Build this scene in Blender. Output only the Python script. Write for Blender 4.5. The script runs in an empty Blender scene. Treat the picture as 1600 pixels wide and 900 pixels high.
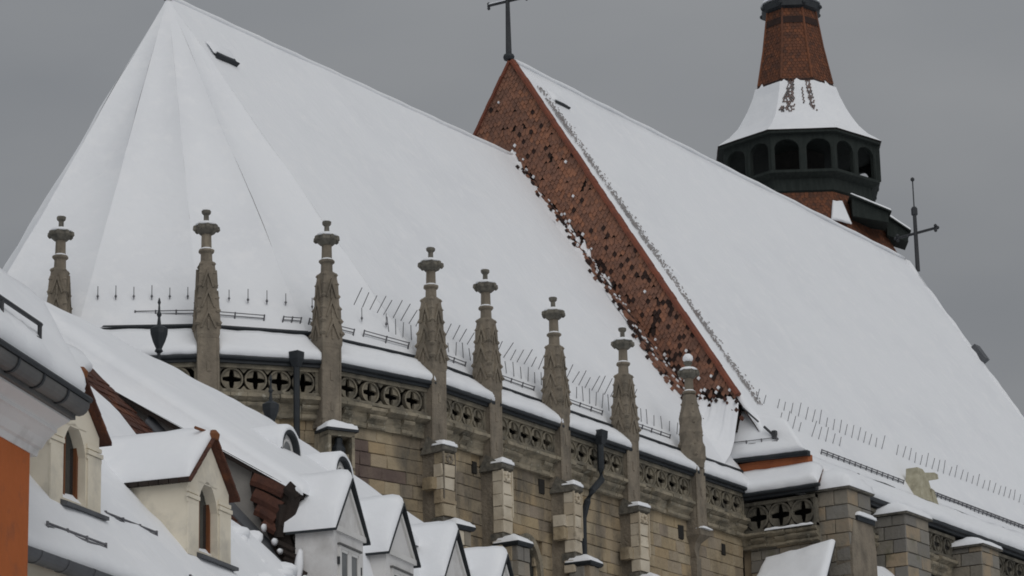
import bpy, bmesh, math, random
from mathutils import Vector, Matrix, noise
random.seed(7)
V = Vector
SC = bpy.context.scene
COL = SC.collection

# ------------------------------------------------------------------ camera
HEAD, PITCH, ROLL = math.radians(32.7), math.radians(15.8), math.radians(1.3)
fwd = V((math.cos(PITCH)*math.cos(HEAD), math.cos(PITCH)*math.sin(HEAD), math.sin(PITCH)))
r0 = V((math.sin(HEAD), -math.cos(HEAD), 0)); u0 = r0.cross(fwd)
up = u0*math.cos(ROLL) + r0*math.sin(ROLL); rt = r0*math.cos(ROLL) - u0*math.sin(ROLL)
cd = bpy.data.cameras.new("camera"); cam = bpy.data.objects.new("camera", cd); COL.objects.link(cam)
m = Matrix((rt, up, -fwd)).transposed().to_4x4(); m.translation = V((0, 0, 1.7)); cam.matrix_world = m
cd.sensor_width = 36; cd.lens = 36*4880/1600; cd.clip_start = .5; cd.clip_end = 5000
SC.camera = cam

# ------------------------------------------------------------------ sky and sun (overcast)
SUN_EL, SUN_AZ = math.radians(40), math.radians(-125)     # soft, from behind the camera
w = bpy.data.worlds.new("World"); SC.world = w; w.use_nodes = True
nt = w.node_tree; nd = nt.nodes; lk = nt.links
bg = nd["Background"]
sky = nd.new("ShaderNodeTexSky"); sky.sky_type = 'NISHITA'; sky.sun_disc = False
sky.sun_elevation = SUN_EL; sky.sun_rotation = math.pi/2 - SUN_AZ; sky.air_density = 2.0; sky.dust_density = 6.0
hs = nd.new("ShaderNodeHueSaturation"); hs.inputs['Saturation'].default_value = .12; hs.inputs['Value'].default_value = .5
lk.new(sky.outputs[0], hs.inputs['Color'])
tc = nd.new("ShaderNodeTexCoord")
mp = nd.new("ShaderNodeMapping"); mp.inputs['Scale'].default_value = (1, 1, 2.6); lk.new(tc.outputs['Generated'], mp.inputs[0])
nz = nd.new("ShaderNodeTexNoise"); nz.inputs['Scale'].default_value = 5.5; nz.inputs['Detail'].default_value = 4; nz.inputs['Roughness'].default_value = .45
lk.new(mp.outputs[0], nz.inputs[0])
rp = nd.new("ShaderNodeValToRGB")
rp.color_ramp.elements[0].position = .3; rp.color_ramp.elements[0].color = (2.2, 2.33, 2.52, 1)
rp.color_ramp.elements[1].position = .7; rp.color_ramp.elements[1].color = (2.78, 2.88, 3.02, 1)
lk.new(nz.outputs[0], rp.inputs[0])
# overcast vault: brighter towards the zenith (CIE overcast law 1 + 2 sin h)
sx = nd.new("ShaderNodeSeparateXYZ"); lk.new(tc.outputs['Generated'], sx.inputs[0])
mm = nd.new("ShaderNodeMath"); mm.operation = 'MULTIPLY_ADD'; mm.inputs[1].default_value = 1.2; mm.inputs[2].default_value = 1.0; mm.use_clamp = False
mx0 = nd.new("ShaderNodeMath"); mx0.operation = 'MAXIMUM'; mx0.inputs[1].default_value = 0; lk.new(sx.outputs[2], mx0.inputs[0]); lk.new(mx0.outputs[0], mm.inputs[0])
sc_ = nd.new("ShaderNodeMath"); sc_.operation = 'DIVIDE'; sc_.inputs[1].default_value = 1.37; lk.new(mm.outputs[0], sc_.inputs[0])
vm = nd.new("ShaderNodeVectorMath"); vm.operation = 'SCALE'; lk.new(rp.outputs[0], vm.inputs[0]); lk.new(sc_.outputs[0], vm.inputs['Scale'])
mix = nd.new("ShaderNodeMixRGB"); mix.inputs[0].default_value = .93
lk.new(hs.outputs[0], mix.inputs[1]); lk.new(vm.outputs[0], mix.inputs[2]); lk.new(mix.outputs[0], bg.inputs[0])
bg.inputs[1].default_value = .0975
sd = bpy.data.lights.new("sun", 'SUN'); sd.energy = 1.0; sd.angle = math.radians(60); sd.color = (1, .975, .95)
so = bpy.data.objects.new("sun", sd); COL.objects.link(so)
sdir = V((math.cos(SUN_EL)*math.cos(SUN_AZ), math.cos(SUN_EL)*math.sin(SUN_AZ), math.sin(SUN_EL)))
so.rotation_euler = sdir.to_track_quat('Z', 'Y').to_euler(); so.location = (0, 0, 120)
SC.view_settings.view_transform = 'Standard'; SC.view_settings.look = 'None'
SC.cycles.filter_width = 1.8
SC.view_settings.exposure = 0; SC.view_settings.gamma = 1

# ------------------------------------------------------------------ materials
def mat(name, c1, c2=None, rough=.85, scale=2.0, stretch=(1, 1, 1), lo=.35, hi=.65, bump=0, bscale=8, c3=None, s3=.6, lo3=.55, hi3=.7,
        rnd=None, detail=6, spec=.2, metal=0):
    """noise-mixed procedural surface in world position; rnd = list of base colours picked by the object"""
    M = bpy.data.materials.new(name); M.use_nodes = True
    t = M.node_tree; n = t.nodes; L = t.links; b = n["Principled BSDF"]
    b.inputs['Roughness'].default_value = rough; b.inputs['Specular IOR Level'].default_value = spec; b.inputs['Metallic'].default_value = metal
    g = n.new("ShaderNodeNewGeometry"); mpn = n.new("ShaderNodeMapping"); mpn.inputs['Scale'].default_value = stretch
    L.new(g.outputs['Position'], mpn.inputs[0])
    def nzr(sc, a, z, det=detail):
        x = n.new("ShaderNodeTexNoise"); x.inputs['Scale'].default_value = sc; x.inputs['Detail'].default_value = det; x.inputs['Roughness'].default_value = .6
        L.new(mpn.outputs[0], x.inputs[0])
        r = n.new("ShaderNodeMapRange"); r.inputs[1].default_value = a; r.inputs[2].default_value = z; L.new(x.outputs[0], r.inputs[0])
        return r.outputs[0]
    if rnd:
        oi = n.new("ShaderNodeObjectInfo"); cr = n.new("ShaderNodeValToRGB"); cr.color_ramp.interpolation = 'CONSTANT'
        els = cr.color_ramp.elements
        while len(els) < len(rnd): els.new(.5)
        for i, c in enumerate(rnd): els[i].position = i/len(rnd); els[i].color = (*c, 1)
        L.new(oi.outputs['Random'], cr.inputs[0]); base = cr.outputs[0]
    else:
        cn = n.new("ShaderNodeRGB"); cn.outputs[0].default_value = (*c1, 1); base = cn.outputs[0]
    if c2:
        mxn = n.new("ShaderNodeMixRGB"); L.new(nzr(scale, lo, hi), mxn.inputs[0]); L.new(base, mxn.inputs[1]); mxn.inputs[2].default_value = (*c2, 1); base = mxn.outputs[0]
    if c3:
        mxn = n.new("ShaderNodeMixRGB"); L.new(nzr(s3, lo3, hi3), mxn.inputs[0]); L.new(base, mxn.inputs[1]); mxn.inputs[2].default_value = (*c3, 1); base = mxn.outputs[0]
    L.new(base, b.inputs['Base Color'])
    if bump:
        x = n.new("ShaderNodeTexNoise"); x.inputs['Scale'].default_value = bscale; x.inputs['Detail'].default_value = 5; L.new(g.outputs['Position'], x.inputs[0])
        bn = n.new("ShaderNodeBump"); bn.inputs['Strength'].default_value = bump; bn.inputs['Distance'].default_value = .05
        L.new(x.outputs[0], bn.inputs['Height']); L.new(bn.outputs[0], b.inputs['Normal'])
    return M
SNOW = mat("snow", (.825, .84, .86), (.775, .79, .815), rough=.6, scale=.22, lo=.45, hi=.75, bump=.35, bscale=2.2, spec=.1, c3=(.85, .86, .875), s3=1.6, lo3=.5, hi3=.7)
def crust(M):      # wind crust and faint slide marks: a second, finer relief
    t = M.node_tree; n = t.nodes; b1 = next(x for x in n if x.type == 'BUMP'); g = next(x for x in n if x.type == 'NEW_GEOMETRY')
    mpn = n.new("ShaderNodeMapping"); mpn.inputs['Scale'].default_value = (1.5, .35, .3); t.links.new(g.outputs['Position'], mpn.inputs[0])
    x = n.new("ShaderNodeTexNoise"); x.inputs['Scale'].default_value = 3.5; x.inputs['Detail'].default_value = 7; x.inputs['Roughness'].default_value = .65; t.links.new(mpn.outputs[0], x.inputs[0])
    b2 = n.new("ShaderNodeBump"); b2.inputs['Strength'].default_value = .3; b2.inputs['Distance'].default_value = .045
    t.links.new(x.outputs[0], b2.inputs['Height']); t.links.new(b1.outputs[0], b2.inputs['Normal']); t.links.new(b2.outputs[0], n["Principled BSDF"].inputs['Normal'])
crust(SNOW)
SNOWT = mat("thin_snow", (.78, .80, .83), (.62, .62, .63), rough=.7, scale=3, lo=.5, hi=.8, bump=.4, bscale=9)
STONE = mat("wall_stone", None, (.285, .225, .145), scale=1.3, stretch=(1, 1, .45), lo=.42, hi=.75, bump=.9, bscale=7, c3=(.135, .118, .092), s3=.8, lo3=.44, hi3=.66,
            rnd=[(.37, .295, .195), (.39, .32, .22), (.35, .275, .18), (.375, .315, .225), (.37, .28, .17), (.335, .28, .21), (.40, .33, .225), (.36, .29, .20), (.29, .24, .185), (.375, .295, .185)])
STONEB = mat("purple_stone", (.115, .085, .075), (.16, .122, .10), scale=2, bump=.5)
MORTAR = mat("mortar", (.32, .25, .165), (.21, .165, .115), scale=1.5, bump=.5)
LIGHT = mat("pale_ashlar", None, (.42, .36, .27), scale=1.3, lo=.45, hi=.75, bump=.3, c3=(.2, .17, .13), s3=1.7, lo3=.62, hi3=.75,
            rnd=[(.54, .475, .37), (.60, .535, .425), (.48, .41, .31), (.56, .50, .40)])
CORN = mat("weathered_cornice", (.33, .285, .21), (.125, .115, .09), scale=1.6, lo=.38, hi=.66, bump=.8, bscale=9, c3=(.44, .41, .33), s3=3.2, lo3=.6, hi3=.72)
TRAC = mat("tracery_stone", (.25, .22, .165), (.105, .097, .08), scale=1.8, lo=.38, hi=.68, bump=.6, c3=(.38, .345, .27), s3=2.6, lo3=.6, hi3=.75)
PINN = mat("pinnacle_stone", (.235, .20, .155), (.14, .122, .097), scale=2.2, stretch=(1, 1, .5), lo=.38, hi=.68, bump=.8, bscale=10, c3=(.30, .26, .20), s3=1.3, lo3=.55, hi3=.75)
CAPM = mat("cap_stone", (.19, .175, .145), (.09, .086, .075), scale=5, bump=.7)
TRACD = mat("stained_shaded_tracery", (.16, .145, .115), (.075, .07, .058), scale=1.8, lo=.36, hi=.66, bump=.6, c3=(.22, .2, .16), s3=2.2, lo3=.6, hi3=.75)  # dark stain and the shade under the eaves, both put into the colour
VOID = mat("void_shade", (.022, .021, .02), (.03, .028, .025), scale=2)  # near black: the shade of deep openings is put into the colour
GREYB = mat("grey_block", None, (.20, .185, .155), scale=1.2, lo=.4, hi=.7, bump=.6, c3=(.14, .135, .085), s3=.8, lo3=.6, hi3=.75,
            rnd=[(.26, .235, .195), (.22, .21, .19), (.28, .245, .195), (.31, .245, .17), (.24, .225, .20), (.19, .18, .165), (.33, .26, .18)])
TILET = [mat("spire_tile_a", (.16, .068, .04), (.11, .052, .034), scale=3.0, bump=.4), mat("spire_tile_b", (.125, .06, .04), (.085, .045, .033), scale=3.0, bump=.4), mat("spire_tile_c", (.2, .08, .042), (.14, .06, .036), scale=3.0, bump=.4), mat("spire_tile_dark", (.045, .026, .021), (.03, .02, .018), scale=3.0)]
TILE = [mat("clay_tile_a", (.29, .14, .09), (.20, .105, .072), scale=3.0, bump=.4), mat("clay_tile_b", (.245, .125, .086), (.165, .092, .068), scale=3.0, bump=.4),
        mat("clay_tile_c", (.34, .158, .095), (.25, .118, .074), scale=3.0, bump=.4), mat("clay_tile_dark", (.045, .026, .021), (.03, .02, .018), scale=3.0),
        mat("batten_gap", (.018, .014, .012), (.025, .018, .015), scale=3)]
RIDGET = mat("verge_tile", (.22, .075, .045), (.16, .062, .043), scale=3.5, bump=.4)
TILED = mat("old_brown_tile", (.105, .045, .03), (.06, .03, .024), scale=2.5, bump=.5, c3=(.2, .075, .035), s3=1.2, lo3=.55, hi3=.7)
TILEB = mat("blackened_tile", (.022, .018, .016), (.035, .026, .022), scale=3, bump=.5)
METAL = mat("dark_gutter_metal", (.016, .02, .024), (.028, .032, .036), rough=.55, scale=2, spec=.35)
METALG = mat("grey_zinc", (.105, .11, .118), (.07, .073, .08), rough=.55, scale=1.6, spec=.4)
METALD = mat("sooty_zinc", (.085, .085, .085), (.13, .127, .12), rough=.6, scale=1.6, spec=.35)
IRON = mat("iron", (.03, .032, .036), (.045, .047, .05), rough=.6, scale=4, spec=.35)
WIRE = mat("snow_hook_steel", (.16, .16, .17), (.10, .10, .11), rough=.6, scale=4)
CREAM = mat("cream_plaster", (.74, .68, .56), (.68, .62, .50), scale=1.4, bump=.15, c3=(.46, .43, .37), s3=1.3, lo3=.5, hi3=.72)
WHITE = mat("white_plaster", (.68, .67, .655), (.62, .61, .60), scale=1.0, bump=.12, c3=(.43, .415, .395), s3=1.1, lo3=.52, hi3=.75)
GREYP = mat("grey_plaster", (.34, .325, .30), (.27, .26, .24), scale=1.2, bump=.3, c3=(.18, .17, .16), s3=.8, lo3=.6, hi3=.8)
ORANGE = mat("orange_plaster", (.46, .13, .04), (.40, .115, .035), scale=.8, bump=.25, c3=(.30, .10, .045), s3=2.2, lo3=.55, hi3=.75)
ORANGB = mat("orange_render", (.36, .12, .05), (.28, .09, .04), scale=2, bump=.2)
GLASS = mat("window_glass", (.02, .022, .022), (.035, .038, .038), rough=.12, scale=1, spec=.5)
GLASSG = mat("curtained_glass", (.16, .165, .165), (.10, .105, .105), rough=.25, scale=1.5, spec=.5)
FRAMEW = mat("white_frame", (.66, .65, .63), (.6, .59, .57), rough=.5, scale=2)
FRAMEB = mat("brown_frame", (.19, .075, .03), (.15, .06, .03), rough=.6, scale=2)
WOODD = mat("tarred_wood", (.019, .024, .022), (.03, .036, .033), scale=2, stretch=(3, 3, .6), bump=.4)
PEEP = mat("snowy_tile_edge", (.30, .27, .26), (.40, .39, .385), scale=4)
YELST = mat("pale_yellow_stone", (.46, .43, .32), (.33, .305, .22), scale=3.5, bump=.7, c3=(.26, .24, .18), s3=2, lo3=.55, hi3=.7)

# ------------------------------------------------------------------ mesh helpers
class MB:
    def __init__(s): s.v = []; s.f = []; s.m = []
    def add(s, vs, fs, mi=0):
        o = len(s.v); s.v += [V(p) for p in vs]
        for f in fs: s.f.append([o+i for i in f]); s.m.append(mi)
    def box(s, F, x0, x1, y0, y1, z0, z1, mi=0):
        s.add([F(x, y, z) for z in (z0, z1) for x, y in ((x0, y0), (x1, y0), (x1, y1), (x0, y1))],
              [(3, 2, 1, 0), (4, 5, 6, 7), (0, 1, 5, 4), (1, 2, 6, 5), (2, 3, 7, 6), (3, 0, 4, 7)], mi)
    def prism(s, rings, mi=0, cap=True, close=True):
        n = len(rings[0]); o = len(s.v)
        for r in rings: s.v += [V(p) for p in r]
        for k in range(len(rings)-1):
            for i in range(n if close else n-1):
                j = (i+1) % n
                s.f.append([o+k*n+i, o+k*n+j, o+(k+1)*n+j, o+(k+1)*n+i]); s.m.append(mi)
        if cap:
            s.f.append([o+i for i in reversed(range(n))]); s.m.append(mi)
            s.f.append([o+(len(rings)-1)*n+i for i in range(n)]); s.m.append(mi)
    def lathe(s, F, prof, n=8, ph=0, cx=0, cy=0, mi=0, sq=1.0):
        s.prism([[F(cx+r*math.cos(ph+2*math.pi*i/n), cy+r*sq*math.sin(ph+2*math.pi*i/n), z) for i in range(n)] for r, z in prof], mi)
    def tube(s, pts, r, n=6, mi=0):
        pts = [V(p) for p in pts]; rings = []
        for i, p in enumerate(pts):
            d = (pts[min(i+1, len(pts)-1)] - pts[max(i-1, 0)]).normalized()
            a = d.cross(V((0, 0, 1)) if abs(d.z) < .9 else V((1, 0, 0))).normalized(); b = d.cross(a)
            rr = r[i] if isinstance(r, (list, tuple)) else r
            rings.append([p + a*rr*math.cos(2*math.pi*k/n) + b*rr*math.sin(2*math.pi*k/n) for k in range(n)])
        s.prism(rings, mi)
    def ext(s, F, poly, y0, y1, mi=0):       # poly of (x,z), extruded in y
        n = len(poly); o = len(s.v)
        s.v += [V(F(x, y0, z)) for x, z in poly] + [V(F(x, y1, z)) for x, z in poly]
        s.f.append([o+i for i in range(n)]); s.f.append([o+n+i for i in reversed(range(n))]); s.m += [mi, mi]
        for i in range(n):
            j = (i+1) % n; s.f.append([o+i, o+n+i, o+n+j, o+j]); s.m.append(mi)
    def extx(s, F, poly, x0, x1, mi=0):      # poly of (y,z), extruded in x
        G = lambda a, b, c: F(b, a, c); s.ext(G, poly, x0, x1, mi)

def frame(O, ex, ey, ez=(0, 0, 1)):
    O, ex, ey, ez = V(O), V(ex), V(ey), V(ez)
    return lambda x, y, z: O + ex*x + ey*y + ez*z
ID = lambda x, y, z: V((x, y, z))
WL = {}
def empty(name, loc, parent=None, rot=0):
    o = bpy.data.objects.new(name, None); COL.objects.link(o); o.empty_display_size = .5
    M = Matrix.Translation(V(loc)) @ Matrix.Rotation(rot, 4, 'Z'); WL[o.name] = M
    if parent: o.parent = parent; M = WL[parent.name].inverted() @ M
    o.matrix_local = M
    return o
def thing(name, loc, label, cat, group=None):
    o = empty(name, loc); o['label'] = label; o['category'] = cat
    if group: o['group'] = group
    return o
def obj(name, mb, mats, parent=None, smooth=False, label=None, kind=None):
    me = bpy.data.meshes.new(name)
    vs = mb.v
    lo = V([min(p[i] for p in vs) for i in range(3)]); hi = V([max(p[i] for p in vs) for i in range(3)])
    c = (lo+hi)/2
    if not isinstance(mats, (list, tuple)): mats = [mats]
    if parent:
        Pm = WL[parent.name]; Ri = Pm.to_3x3().inverted()
        me.from_pydata([Ri @ (p-c) for p in vs], [], mb.f); loc = Pm.inverted() @ c
    else:
        me.from_pydata([p-c for p in vs], [], mb.f); loc = c
    for M in mats: me.materials.append(M)
    if len(mats) > 1: me.polygons.foreach_set("material_index", mb.m)
    bm = bmesh.new(); bm.from_mesh(me); bmesh.ops.recalc_face_normals(bm, faces=bm.faces); bm.to_mesh(me); bm.free()
    if smooth: me.polygons.foreach_set("use_smooth", [True]*len(me.polygons))
    me.update()
    o = bpy.data.objects.new(name, me); COL.objects.link(o)
    if parent: o.parent = parent
    o.location = loc
    rot = WL[parent.name].to_3x3().to_4x4() if parent else Matrix.Identity(4)
    WL[o.name] = Matrix.Translation(c) @ rot
    if label: o['label'] = label
    if kind: o['kind'] = kind
    return o
def inst(name, src, parent, pos, ex=None, ey=None, ez=None, scale=(1, 1, 1)):
    """another object sharing src's mesh: axes ex, ey, ez in world, scaled"""
    if isinstance(src, list): src = src[len(bpy.data.objects) % len(src)]
    o = bpy.data.objects.new(name, src if isinstance(src, bpy.types.Mesh) else src.data); COL.objects.link(o); o.parent = parent
    R = Matrix((V(ex)*scale[0], V(ey)*scale[1], V(ez)*scale[2])).transposed().to_4x4() if ex is not None else Matrix.Diagonal((*scale, 1))
    M = Matrix.Translation(V(pos)) @ R; WL[o.name] = M
    o.matrix_local = WL[parent.name].inverted() @ M
    return o
def dup(src, parent, M):
    """copy src (empty or mesh) with its children, at world matrix M under parent"""
    c = src.copy(); COL.objects.link(c); c.parent = parent; WL[c.name] = M
    c.matrix_local = WL[parent.name].inverted() @ M
    for ch in list(src.children):
        d = ch.copy(); COL.objects.link(d); d.parent = c; WL[d.name] = M @ Matrix.Translation(ch.location)
    return c
def nz3(p, s=1.0): return noise.noise(V(p)*s)

def samp(L, step, r, a, b):
    """parameters 0..1 over a length L, denser towards rounded ends"""
    ds = [0]
    if a: ds += [q*r for q in (.06, .2, .45, .8, 1.2)]
    end = L - (1.2*r if b else 0); x = ds[-1]; n = max(1, int((end-x)/step))
    ds += [x+(end-x)*(i+1)/n for i in range(n)]
    if b: ds += [L-q*r for q in (.8, .45, .2, .06, 0)]
    return [min(1, max(0, d/L)) for d in ds]
def sheet(mb, P, N, T, Lu, Lv, step=.4, rnd=(1, 1, 1, 1), amp=.04, ns=.7, jag=0, jagside=(0, 0, 1, 0), mi=0, jf=1.6):
    """snow blanket over the patch P(u,v); rnd = which edges are rounded (u0,u1,v0,v1)"""
    us = samp(Lu, step, T, rnd[0], rnd[1]); vs = samp(Lv, step, T, rnd[2], rnd[3])
    n = V(N).normalized(); o = len(mb.v); top = []; bot = []
    for v in vs:
        for u in us:
            uu, vv = u, v
            p = V(P(u, v))
            if jag:
                j = jag*(noise.noise(p*jf) + .6*noise.noise(p*jf*2.7))
                if jagside[2]: vv += j/Lv*max(0, 1-v*Lv/(4*jag+.3))
                if jagside[3]: vv += j/Lv*max(0, 1-(1-v)*Lv/(4*jag+.3))
                if jagside[0]: uu += j/Lu*max(0, 1-u*Lu/(4*jag+.3))
                if jagside[1]: uu += j/Lu*max(0, 1-(1-u)*Lu/(4*jag+.3))
                p = V(P(uu, vv))
            d = 9
            if rnd[0]: d = min(d, u*Lu)
            if rnd[1]: d = min(d, (1-u)*Lu)
            if rnd[2]: d = min(d, v*Lv)
            if rnd[3]: d = min(d, (1-v)*Lv)
            q = 1-min(1, d/(T*1.2)); h = T*math.sqrt(max(0, 1-q*q))
            h += (amp*(noise.noise(p*ns)+.5*noise.noise(p*ns*2.6)))*min(1, h/T*1.2)
            top.append(p+n*max(h, .004)); bot.append(p)
    nu, nv = len(us), len(vs); mb.v += top+bot; k = nu*nv
    for j in range(nv-1):
        for i in range(nu-1):
            a = o+j*nu+i; mb.f.append([a, a+1, a+nu+1, a+nu]); mb.m.append(mi)
            mb.f.append([a+k+nu, a+k+nu+1, a+k+1, a+k]); mb.m.append(mi)
    def side(idx):
        for a, b in zip(idx, idx[1:]): mb.f.append([o+a, o+b, o+b+k, o+a+k]); mb.m.append(mi)
    side([i for i in range(nu)]); side([(nv-1)*nu+i for i in range(nu)]); side([j*nu for j in range(nv)]); side([j*nu+nu-1 for j in range(nv)])
def quadP(a, b, c, d):                        # a-b is the v=0 edge, d-c the v=1 edge
    a, b, c, d = V(a), V(b), V(c), V(d)
    return lambda u, v: (a.lerp(b, u)).lerp(d.lerp(c, u), v)
def qn(a, b, c, d): return (V(b)-V(a)).cross(V(d)-V(a)).normalized()
def snowquad(mb, a, b, c, d, T, flip=False, **k):
    n = qn(a, b, c, d)
    if n.z < 0: n = -n
    sheet(mb, quadP(a, b, c, d), n, T, (V(b)-V(a)).length, (V(d)-V(a)).length, **k)
def capsnow(F, x0, x1, y0, y1, z, T, amp=.03, peak=0, over=.02):
    mb = MB(); mid = ((x0+x1)/2, (y0+y1)/2); hx, hy = (x1-x0)/2+over, (y1-y0)/2+over
    n = 9; pts = []
    for j in range(n):
        for i in range(n):
            a, b = math.sin((i/(n-1)-.5)*math.pi), math.sin((j/(n-1)-.5)*math.pi)
            q = max(abs(a), abs(b)); h = T*math.sqrt(max(0, 1-q**3)) + peak*(1-q)
            p = F(mid[0]+a*hx, mid[1]+b*hy, z); h += amp*nz3(p, 2.3)*(1-q*q)*2
            pts.append(F(mid[0]+a*hx, mid[1]+b*hy, z+h))
    o = len(mb.v); mb.v += pts + [V(p) for p in (F(mid[0]-hx, mid[1]-hy, z), F(mid[0]+hx, mid[1]-hy, z), F(mid[0]+hx, mid[1]+hy, z), F(mid[0]-hx, mid[1]+hy, z))]
    for j in range(n-1):
        for i in range(n-1):
            a = o+j*n+i; mb.f.append([a, a+1, a+n+1, a+n]); mb.m.append(0)
    b = o+n*n; mb.f.append([b+3, b+2, b+1, b]); mb.m.append(0)
    return mb

# ------------------------------------------------------------------ ground
g = MB(); g.add([(-1500, -1500, 0), (1500, -1500, 0), (1500, 1500, 0), (-1500, 1500, 0)], [(0, 1, 2, 3)])
gr = obj("ground", g, SNOWT); gr['kind'] = 'structure'; gr['label'] = "snow covered ground of the street and churchyard"

# ------------------------------------------------------------------ the church
CH = thing("church", (110, 64.3, 0), "huge gothic stone church under steep snow covered roofs with a row of pinnacles", "church")
XG, YR = 100.49, 64.3
Pc = [V((69.9, 67.2, 0)), V((69.9, 61.4, 0)), V((72.2, 57.4, 0)), V((75.1, 55.05, 0)), V((79.25, 54, 0)), V((82.5, 54, 0)), V((86.72, 54, 0)), V((91.15, 54, 0)), V((95.85, 54, 0)), V((99.7, 54, 0))]
Rr = [V((70.6, 67.5, 26.9)), V((70.6, 61.1, 26.9)), V((72.65, 58.05, 26.9)), V((75.2, 55.85, 26.85)), V((79.3, 54.45, 26.65)), V((82.5, 54.45, 26.6)), V((86.72, 54.45, 26.6)), V((91.15, 54.45, 26.6)), V((95.85, 54.45, 26.6)), V((100.2, 54.45, 26.6))]
# --- shared stone meshes
def block_mesh(name, ch):
    mb = MB(); a = .5; b = .5-ch
    mb.prism([[V((-a, .5, -a)), V((a, .5, -a)), V((a, .5, a)), V((-a, .5, a))], [V((-a, -.5+.18, -a)), V((a, -.5+.18, -a)), V((a, -.5+.18, a)), V((-a, -.5+.18, a))],
              [V((-b, -.5, -b)), V((b, -.5, -b)), V((b, -.5, b)), V((-b, -.5, b))]])
    me = bpy.data.meshes.new(name); me.from_pydata(mb.v, [], mb.f)
    bm = bmesh.new(); bm.from_mesh(me); bmesh.ops.recalc_face_normals(bm, faces=bm.faces); bm.to_mesh(me); bm.free()
    return me
def block_with(M, name, ch=.03):
    me = block_mesh(name, ch); me.materials.append(M); return me
def variants(M, name, k=5):
    out = []
    for i in range(k):
        me = block_with(M, name); rd = random.Random(i*7+len(name))
        for v in me.vertices:
            if v.co.y < 0:
                j = .022 if v.co.y < -.4 else .012
                v.co += V((rd.uniform(-j, j), rd.uniform(-.1, .06) if v.co.y < -.4 else 0, rd.uniform(-j*1.6, j*1.6)))
        out.append(me)
    return out
BLKD = variants(VOID, "sooty_block", 2)  # solid blocks whose colour carries the shade inside wall holes
BLK = variants(STONE, "stone_block"); BLKP = variants(STONEB, "purple_stone_block", 3); BLKL = variants(LIGHT, "pale_block", 4); BLKG = variants(GREYB, "grey_stone_block", 4)
def facet(A, B):
    e = (B-A); L = e.length; e = e/L; n = V((-e.y, e.x, 0))
    return frame(A, e, n), L, e, n
def stones(wall, F, e, n, x0, x1, z0, z1, h=.40, wmin=.42, wmax=1.05, y=.0, th=.16, purple=None, mesh=None, skip=None, seed=0):
    rd = random.Random(seed); z = z0; k = 0
    while z < z1-.12:
        hh = min(h*rd.uniform(.85, 1.15), z1-z)
        if z1-(z+hh) < .15: hh = z1-z
        x = x0 - rd.uniform(0, .3)*0
        first = True
        while x < x1-.05:
            ww = rd.uniform(wmin, wmax)*(rd.uniform(.5, .9) if first else 1); first = False
            if x1-(x+ww) < .28: ww = x1-x
            cx, cz = x+ww/2, z+hh/2
            if not (skip and skip(cx, cz)):
                me = mesh or BLK
                if purple and purple(cx, cz): me = BLKP
                pr = rd.uniform(-.012, .022)
                inst("stone", me, wall, F(cx, y+th/2-pr, cz), e, n, (0, 0, 1), (ww-.012, th, hh-.012))
            x += ww
        z += hh
# --- medallions of the pierced parapet
def medallion_mb(r=.4, depth=.16):
    mb = MB(); n = 22
    def ring(ra, rb, y0, y1):
        R = []
        for i in range(n):
            t = 2*math.pi*i/n
            R.append([V((q*math.cos(t), y, q*math.sin(t))) for q, y in ((ra, y0), (rb, y0), (rb, y1), (ra, y1))])
        o = len(mb.v)
        for s in R: mb.v += s
        for i in range(n):
            j = (i+1) % n
            for k in range(4):
                l = (k+1) % 4; mb.f.append([o+i*4+k, o+i*4+l, o+j*4+l, o+j*4+k]); mb.m.append(0)
    ring(r*.86, r, -depth/2, depth/2)
    # recessed plate pierced by a quatrefoil: four cusps running in from the ring on the diagonals
    for k in range(4):
        c = math.pi/4 + k*math.pi/2; pts = []
        for i in range(7):
            t = c-.62+1.24*i/6; pts.append((r*.9*math.cos(t), r*.9*math.sin(t)))
        for i in range(5):
            f = i/4; t = c+.62-1.24*f; q = r*(.86-.52*math.sin(math.pi*f)); pts.append((q*math.cos(t), q*math.sin(t)))
        mb.ext(ID, pts, -.02, depth/2)
    return mb
MED = None
def balustrade(F, e, n, L, z0, z1, count, x0, x1, M=None):
    global MED
    b = MB()
    b.box(F, x0, x1, -.13, .13, z1-.13, z1); b.box(F, x0, x1, -.16, .14, z0, z0+.1)
    b.box(F, x0, x0+.1, -.1, .12, z0, z1); b.box(F, x1-.1, x1, -.1, .12, z0, z1)
    r = (z1-z0-.2)/2; w_ = (x1-x0-.2)/count; zc = (z0+.1+z1-.13)/2
    for i in range(count+1):              # little struts between the circles: triangles top and bottom
        xx = x0+.1+i*w_
        for sg in (1, -1):
            zz = zc+sg*(r+.02)
            b.ext(F, [(max(x0, xx-.16), zz), (min(x1, xx+.16), zz), (xx, zc+sg*.2)], -.05, .05)
    o = obj("balustrade", b, M or TRAC, CH)
    for i in range(count):
        xx = x0+.1+(i+.5)*w_
        if MED is None:
            mb = medallion_mb(); MED = bpy.data.meshes.new("medallion"); MED.from_pydata(mb.v, [], mb.f); MED.materials.append(TRAC)
            bm = bmesh.new(); bm.from_mesh(MED); bmesh.ops.recalc_face_normals(bm, faces=bm.faces); bm.to_mesh(MED); bm.free()
        s = r/.4
        q_ = inst("quatrefoil", MED, o, F(xx, 0, zc), e, n, (0, 0, 1), (min(s, w_/.8), 1, s))
        if M: q_.material_slots[0].link = 'OBJECT'; q_.material_slots[0].material = M
    return o
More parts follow.
